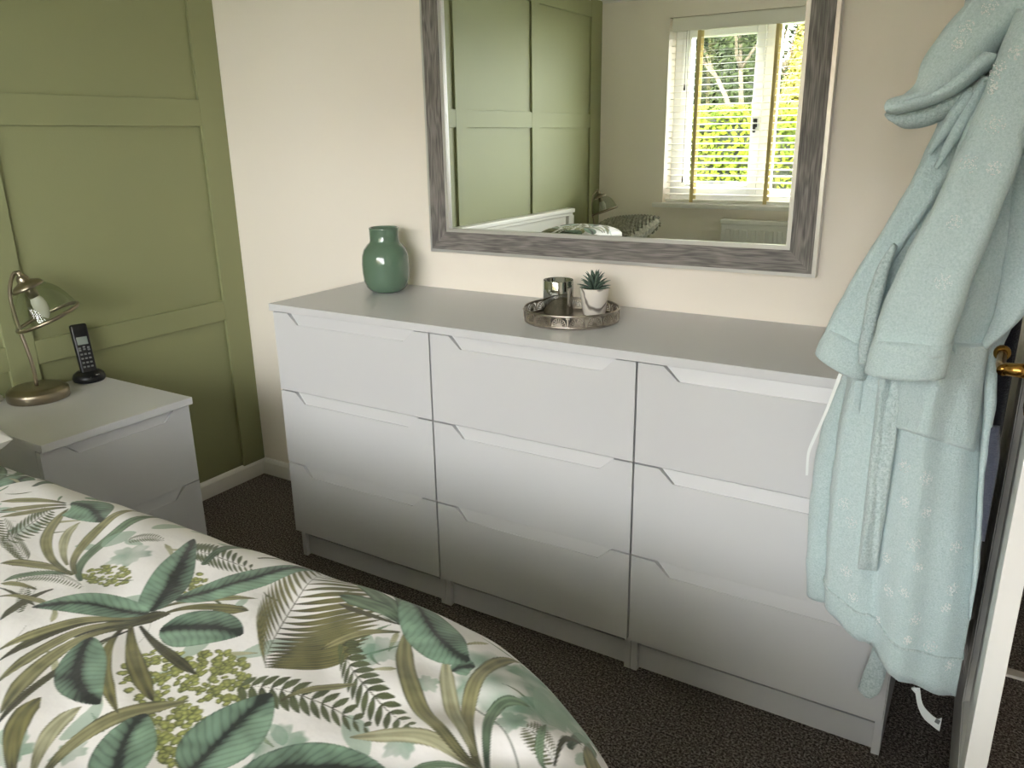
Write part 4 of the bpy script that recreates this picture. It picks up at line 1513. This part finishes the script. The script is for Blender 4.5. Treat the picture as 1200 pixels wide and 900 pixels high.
for (a, b) in (((1150, 88), (1094, 195)), ((1130, 105), (1086, 178)), ((1168, 72), (1108, 205)), ((1182, 66), (1124, 205))):
    m_ = ((a[0] + b[0]) / 2 - 3, (a[1] + b[1]) / 2)
    rb(loft(A_([a, m_, b], -0.612), A_([(a[0] + 17, a[1] + 6), (m_[0] + 15, m_[1] + 6), (b[0] + 5, b[1] + 3)], -0.612), lambda t: 0.020 * (1 - t ** 2) + 0.002, 24, 16, amp=0.001), 'gather', M['fleece'])


def cast(bvh, px, py):
    d = Vector(CF + CR * (px - 600) / FPX - CU * (py - 450) / FPX).normalized()
    h, n, i, dist = bvh.ray_cast(Vector(CAM), d)
    if h is None:
        return None
    if n.dot(d) > 0:
        n = -n
    return h, n


def drape(bvh, top, bot, h, n=26, m=26, name='pocket', mt='fleece', edge=0.12):
    """sewn-on piece lying on a surface: top and bottom edges as (left, right) photo points, thickness h"""
    last = None
    P = []
    for i in range(n):
        row = []
        for j in range(m):
            t, s = i / (n - 1), j / (m - 1)
            a = Vector(top[0]).lerp(Vector(bot[0]), t)
            b = Vector(top[1]).lerp(Vector(bot[1]), t)
            q = a.lerp(b, s)
            r = cast(bvh, q.x, q.y)
            k_ = 0
            while r is None and k_ < 40:
                k_ += 1
                r = cast(bvh, q.x + (1075 - q.x) * k_ * 0.02, q.y)
            last = r
            e_ = min(t, 1 - t, s, 1 - s) / edge
            k = math.sqrt(max(0.0, 1 - (1 - min(1, e_)) ** 2))
            row.append(r[0] + Vector((0.12, -0.95, 0.1)).normalized() * (h * k - 0.003))
        P.append(row)
    return rb(MB().grid(P, n, m), name, M[mt])


drape(bvh_body, ((1052, 410), (1160, 404)), ((1046, 500), (1142, 531)), 0.026, 36, 40, 'pocket', 'fleece', 0.07)
drape(bvh_body, ((1112, 402), (1160, 402)), ((1112, 420), (1158, 421)), 0.026, 10, 22, 'pocket_band', 'fleece', 0.2)
drape(bvh_body, ((1030, 436), (1063, 436)), ((1004, 668), (1028, 671)), 0.032, 60, 22, 'belt', 'fleece_in', 0.4)
drape(bvh_body, ((1000, 436), (1014, 440)), ((996, 482), (1008, 488)), 0.008, 20, 8, 'belt_loop', 'fleece', 0.3)
# stitched hem band
ri = 75
hem = []
for k in range(32, -1, -1):
    c_ = body_v[ri * 64 + k]
    hem.append(c_ + Vector((0.0, -0.001, 0.0)))
if len(hem) > 3:
    rb(MB().tube(hem, 0.0022, 8), 'hem_seam', M['fleece_in'])
rb(loft(A_([(1026, 735), (1020, 765), (1010, 792), (1005, 806), (1010, 812)], -0.47), A_([(1046, 742), (1043, 770), (1036, 798), (1030, 812), (1022, 817)], -0.47), 0.009, 24, 18, amp=0.001), 'belt_end', M['fleece_in'])


def ribbon(L, R, Y, name, m, thick=0.0007, n=24):
    Lc, Rc = crom(A_(L, Y), n), crom(A_(R, Y), n)
    nrm = Vector((0.1, -1, 0.1)).normalized() * thick
    mb = MB()
    vs_ = []
    for l, r in zip(Lc, Rc):
        vs_ += [l + nrm, r + nrm, r - nrm, l - nrm]
    fs = [(i * 4 + k, i * 4 + (k + 1) % 4, i * 4 + 4 + (k + 1) % 4, i * 4 + 4 + k) for i in range(n - 1) for k in range(4)]
    fs += [(0, 1, 2, 3), tuple((n - 1) * 4 + k for k in (3, 2, 1, 0))]
    mb.add(vs_, fs)
    return rb(mb, name, m)


ribbon([(983, 437), (968, 478), (953, 512), (946, 530), (944, 557)], [(987, 439), (971, 480), (956, 514), (949, 532), (947, 557)], -0.60, 'hanging_loop', M['satin'])
tg = ribbon([(1072, 806), (1075, 826), (1082, 841), (1093, 851), (1101, 857)], [(1078, 806), (1081, 824), (1089, 835), (1098, 842), (1104, 841)], -0.50, 'care_tag', M['satin'])
ribbon([(1095, 846), (1100, 849)], [(1097, 842), (1102, 845)], -0.5035, 'tag_print', M['key'], 0.0004, 4)
rb(MB().tube([at(1070, 806, -0.50), at(1073, 810, -0.50), at(1076, 808, -0.50)], 0.004, 10), 'tag_knot', M['satin'])

# silver foil snowflakes
FL = [(1133, 33, 'h'), (1124, 52, 'h'), (1160, 10, 'h'), (1190, 62, 's'), (1170, 83, 's'), (1164, 103, 's'), (1166, 145, 's'), (1136, 192, 's'), (1165, 197, 's'), (1118, 260, 's'), (1106, 330, 's'),
      (1060, 545, 'b'), (1085, 560, 'b'), (990, 590, 'b'), (1060, 588, 'b'), (998, 612, 'b'), (1070, 638, 'b'), (1040, 655, 'b'), (992, 668, 'b'), (1042, 692, 'b'), (1060, 693, 'b'), (1116, 690, 'b'),
      (1072, 725, 'b'), (1063, 750, 'b'), (1090, 757, 'b'), (1112, 780, 'b'), (1030, 728, 'b'), (1000, 700, 'b'), (1108, 712, 'b'), (1075, 665, 'b'), (1085, 600, 'b'), (1120, 640, 'b')]
for (px, py, w_) in FL:
    bv = {'h': bvh_hood, 's': bvh_sleeve, 'b': bvh_body}[w_]
    r = cast(bv, px, py)
    if not r:
        continue
    p, n = r
    ta = n.cross(Vector((0, 0, 1))).normalized()
    tb = n.cross(ta)
    mb = MB()
    sz = random.uniform(0.007, 0.012)
    ph_ = random.uniform(0, 1)
    for arm in range(6):
        for k in range(1, 5):
            for br in ((0,) if k % 2 else (-0.35, 0, 0.35)):
                if random.random() < 0.25:
                    continue
                a = ph_ + arm * math.pi / 3 + br * 0.7
                rad_ = sz * k / 4
                c = p + (ta * math.cos(a) + tb * math.sin(a)) * rad_ + n * 0.0012
                q = random.uniform(0.0007, 0.0014)
                mb.add([c + ta * q, c + tb * q, c - ta * q, c - tb * q, c + n * q, c - n * q * 2],
                       [(0, 1, 4), (1, 2, 4), (2, 3, 4), (3, 0, 4), (1, 0, 5), (2, 1, 5), (3, 2, 5), (0, 3, 5)])
    rb(mb, 'foil_snowflake', M['sparkle'])

dk = loft([(2.34, -0.30, 1.60), (2.31, -0.26, 1.35), (2.305, -0.22, 1.0), (2.30, -0.18, 0.6), (2.30, -0.16, 0.16)], [(2.372, -0.36, 1.60), (2.376, -0.42, 1.35), (2.376, -0.445, 1.0), (2.375, -0.445, 0.7), (2.372, -0.42, 0.33)], 0.045, 50, 40,
          lambda s, t: 0.006 * math.sin(s * 14))
tag(dk.build('dark_dressing_gown', M['black_fleece']), 'near black fleece dressing gown hanging behind the mint robe', 'dressing gown')
sk = loft(A_([(1156, 500), (1152, 560), (1148, 610), (1150, 632)], -0.545), A_([(1172, 500), (1171, 560), (1166, 610), (1158, 633)], -0.545), 0.008, 24, 16, amp=0.0006)
tag(sk.build('slate_garment', M['navy']), 'slate blue garment tail showing between the mint robe and the door', 'garment')

# ------------------------------------------------------------------ garden seen through the window
GZ = -0.35
M['lawn'] = mat('lawn', (60, 74, 32), 0.95, rgb2=(44, 58, 26), vscale=3, bump=0.5, bscale=60)
tag(MB().box(-16, 14, -30, LY - 0.3, GZ - 0.25, GZ - 0.05).build('garden_lawn', M['lawn']), 'green garden lawn beyond the window', 'lawn', None, 'stuff')


def foliage(n, sampler, size, name, m, parent):
    """joined leaf quads"""
    P = np.empty((n, 4, 3))
    for i in range(n):
        c, nr = sampler()
        nr = (nr + Vector((random.gauss(0, 0.45), random.gauss(0, 0.45), random.gauss(0.2, 0.45)))).normalized()
        a = nr.cross(Vector((random.gauss(0, 1), random.gauss(0, 1), random.gauss(0, 1)))).normalized()
        b = nr.cross(a)
        s = size * random.uniform(0.6, 1.3)
        P[i] = [c - a * s, c + b * s * 0.55, c + a * s, c - b * s * 0.55]
    mb = MB()
    mb.v = [tuple(p) for p in P.reshape(-1, 3)]
    mb.f = [(4 * i, 4 * i + 1, 4 * i + 2, 4 * i + 3) for i in range(n)]
    mb.sm = [False] * n
    return tag(mb.build(name, m, parent, recalc=False), None, None, None, 'stuff')


M['hedge'] = mat('hedge_leaf', (84, 92, 20), 0.8, rgb2=(50, 62, 16), vscale=5, spec=0.1)
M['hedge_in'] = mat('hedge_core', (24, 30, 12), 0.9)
M['conifer'] = mat('golden_conifer_leaf', (112, 104, 18), 0.8, rgb2=(88, 90, 16), vscale=6)
M['treeleaf'] = mat('tree_leaf', (42, 48, 26), 0.9, spec=0.05, rgb2=(26, 34, 20), vscale=4)
M['bark'] = mat('pale_bark', (76, 68, 52), 0.9, bump=0.5, bscale=30)
M['rooftile'] = mat('red_roof_tile', (112, 74, 66), 0.8, var=0.12, vscale=6)
M['render'] = mat('white_house_render', (140, 137, 130), 0.9)

HY = -9.2
hedge = thing('hedge', 'clipped yellow green hedge across the garden seen in the mirror', 'hedge', (-1.2, HY, GZ))
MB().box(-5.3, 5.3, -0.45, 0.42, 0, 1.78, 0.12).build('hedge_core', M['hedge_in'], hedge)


def hs_():
    if random.random() < 0.72:
        return Vector((random.uniform(-5.4, 5.4), 0.45 + random.uniform(-0.06, 0.08), random.uniform(0.05, 1.85))), Vector((0, 1, 0.3))
    return Vector((random.uniform(-5.4, 5.4), random.uniform(-0.5, 0.5), 1.83 + random.uniform(-0.05, 0.12))), Vector((0, 0.3, 1))


foliage(26000, hs_, 0.045, 'hedge_leaves', M['hedge'], hedge)

con = thing('golden_conifer', 'golden yellow conifer standing behind the hedge by the house', 'conifer', (-0.55, -11.2, GZ))
MB().tube([(0, 0, 0), (0, 0, 2.4)], [0.08, 0.02], 8).build('trunk', M['bark'], con)


def cs_():
    z = 3.3 * (1 - math.sqrt(random.random())) + 0.15
    r = 0.62 * (1 - z / 3.6) ** 0.8
    a = random.uniform(0, 6.283)
    rr = r * random.uniform(0.75, 1.05)
    return Vector((rr * math.cos(a), rr * math.sin(a), z)), Vector((math.cos(a), math.sin(a), 0.4))


foliage(7000, cs_, 0.05, 'conifer_foliage', M['conifer'], con)


def tree(name, label, loc, H, seed, leaves, spread):
    t = thing(name, label, 'tree', loc)
    r = random.Random(seed)
    mb = MB()
    tips = []

    def grow(p, d, L, rad, lev):
        pts = [p]
        q = p
        for k in range(3):
            d = (d + Vector((r.gauss(0, 0.12), r.gauss(0, 0.12), r.gauss(0.03, 0.08)))).normalized()
            q = q + d * L / 3
            pts.append(q)
        mb.tube(pts, [rad, rad * 0.88, rad * 0.76, rad * 0.65], 7)
        tips.append(pts[2])
        tips.append(q)
        if lev == 0:
            return
        for k in range(3 if lev > 1 else 2):
            a = r.uniform(0, 6.283)
            nd = (d * 0.75 + Vector((math.cos(a), math.sin(a), r.uniform(-0.1, 0.5))) * spread).normalized()
            grow(q, nd, L * r.uniform(0.62, 0.8), rad * 0.6, lev - 1)
    grow(Vector((0, 0, 0)), Vector((0, 0, 1)), H * 0.40, H * 0.022, 4)
    mb.build('trunk', M['bark'], t)

    def ts():
        c = r.choice(tips[6:])
        return c + Vector((r.gauss(0, 0.22), r.gauss(0, 0.22), r.gauss(0, 0.18))), Vector((0, 0.6, 0.6))
    foliage(leaves, ts, 0.05, 'foliage', M['treeleaf'], t)
    return t


tree('garden_tree', 'spreading pale branched tree behind the hedge', (-1.80, -12.2, GZ), 4.0, 4, 7000, 0.7)


def evergreen(label, loc, H, R_, seed):
    t = thing('evergreen_tree', label, 'tree', loc, 0, 'evergreen trees closing off the garden')
    r = random.Random(seed)

    def rad(z):
        k = z / H
        return R_ * min(1, k * 5 + 0.3) * (1 - k ** 3) ** 0.6 + 0.02
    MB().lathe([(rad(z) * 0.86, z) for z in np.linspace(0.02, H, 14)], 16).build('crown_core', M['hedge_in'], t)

    def es():
        z, a = r.uniform(0.05, H), r.uniform(0, 6.283)
        q = rad(z) * r.uniform(0.84, 1.1)
        return Vector((q * math.cos(a), q * math.sin(a), z)), Vector((math.cos(a), math.sin(a), 0.5))
    foliage(6000, es, 0.075, 'foliage', M['treeleaf'], t)


for i, (x, y, H, lab) in enumerate(((-3.05, -17.2, 4.9, 'dark green evergreen tree beside the white house'), (-4.95, -19.0, 5.6, 'dark green evergreen tree behind the pale branched tree'),
                                    (-1.2, -23.6, 6.6, 'dark green evergreen tree rising behind the red tiled roof'))):
    evergreen(lab, (x, y, GZ), H, (0.84, 1.15, 0.84)[i], i)

hs = thing('neighbour_house', 'white rendered house with a red tiled roof beyond the hedge', 'house', (-0.25, -19.0, GZ))
MB().box(-2.2, 5.0, -3.0, 0.0, 0, 2.75).build('house_wall', M['render'], hs)
roof = MB().prism([(0.35, 2.65), (-1.5, 4.6), (-3.35, 2.65), (-3.2, 2.55), (0.2, 2.55)], 'x', -2.5, 5.3).build('roof', M['rooftile'], hs)
crs = None
for i in range(12):
    if crs is None:
        crs = MB().box(-2.5, 5.3, -0.11, 0.11, -0.015, 0.02, 0.006).build('tile_course', M['rooftile'], roof)
        c_ = crs
    else:
        c_ = crs.copy()
        col.objects.link(c_)
    k = (i + 0.5) / 12
    c_.location = (0, 0.35 - 1.85 * k, 2.68 + 1.95 * k)
    c_.rotation_euler = (-math.atan2(1.95, 1.85), 0, 0)
M['winglass'] = mat('dark_window_glass', (70, 82, 92), 0.1)
wn = MB().box(-1.3, -0.2, -0.02, 0.05, 1.0, 2.2, 0.01).build('window_frame', M['upvc'], hs)
MB().box(-1.22, -0.28, 0.04, 0.06, 1.08, 2.12).build('pane', M['winglass'], wn)
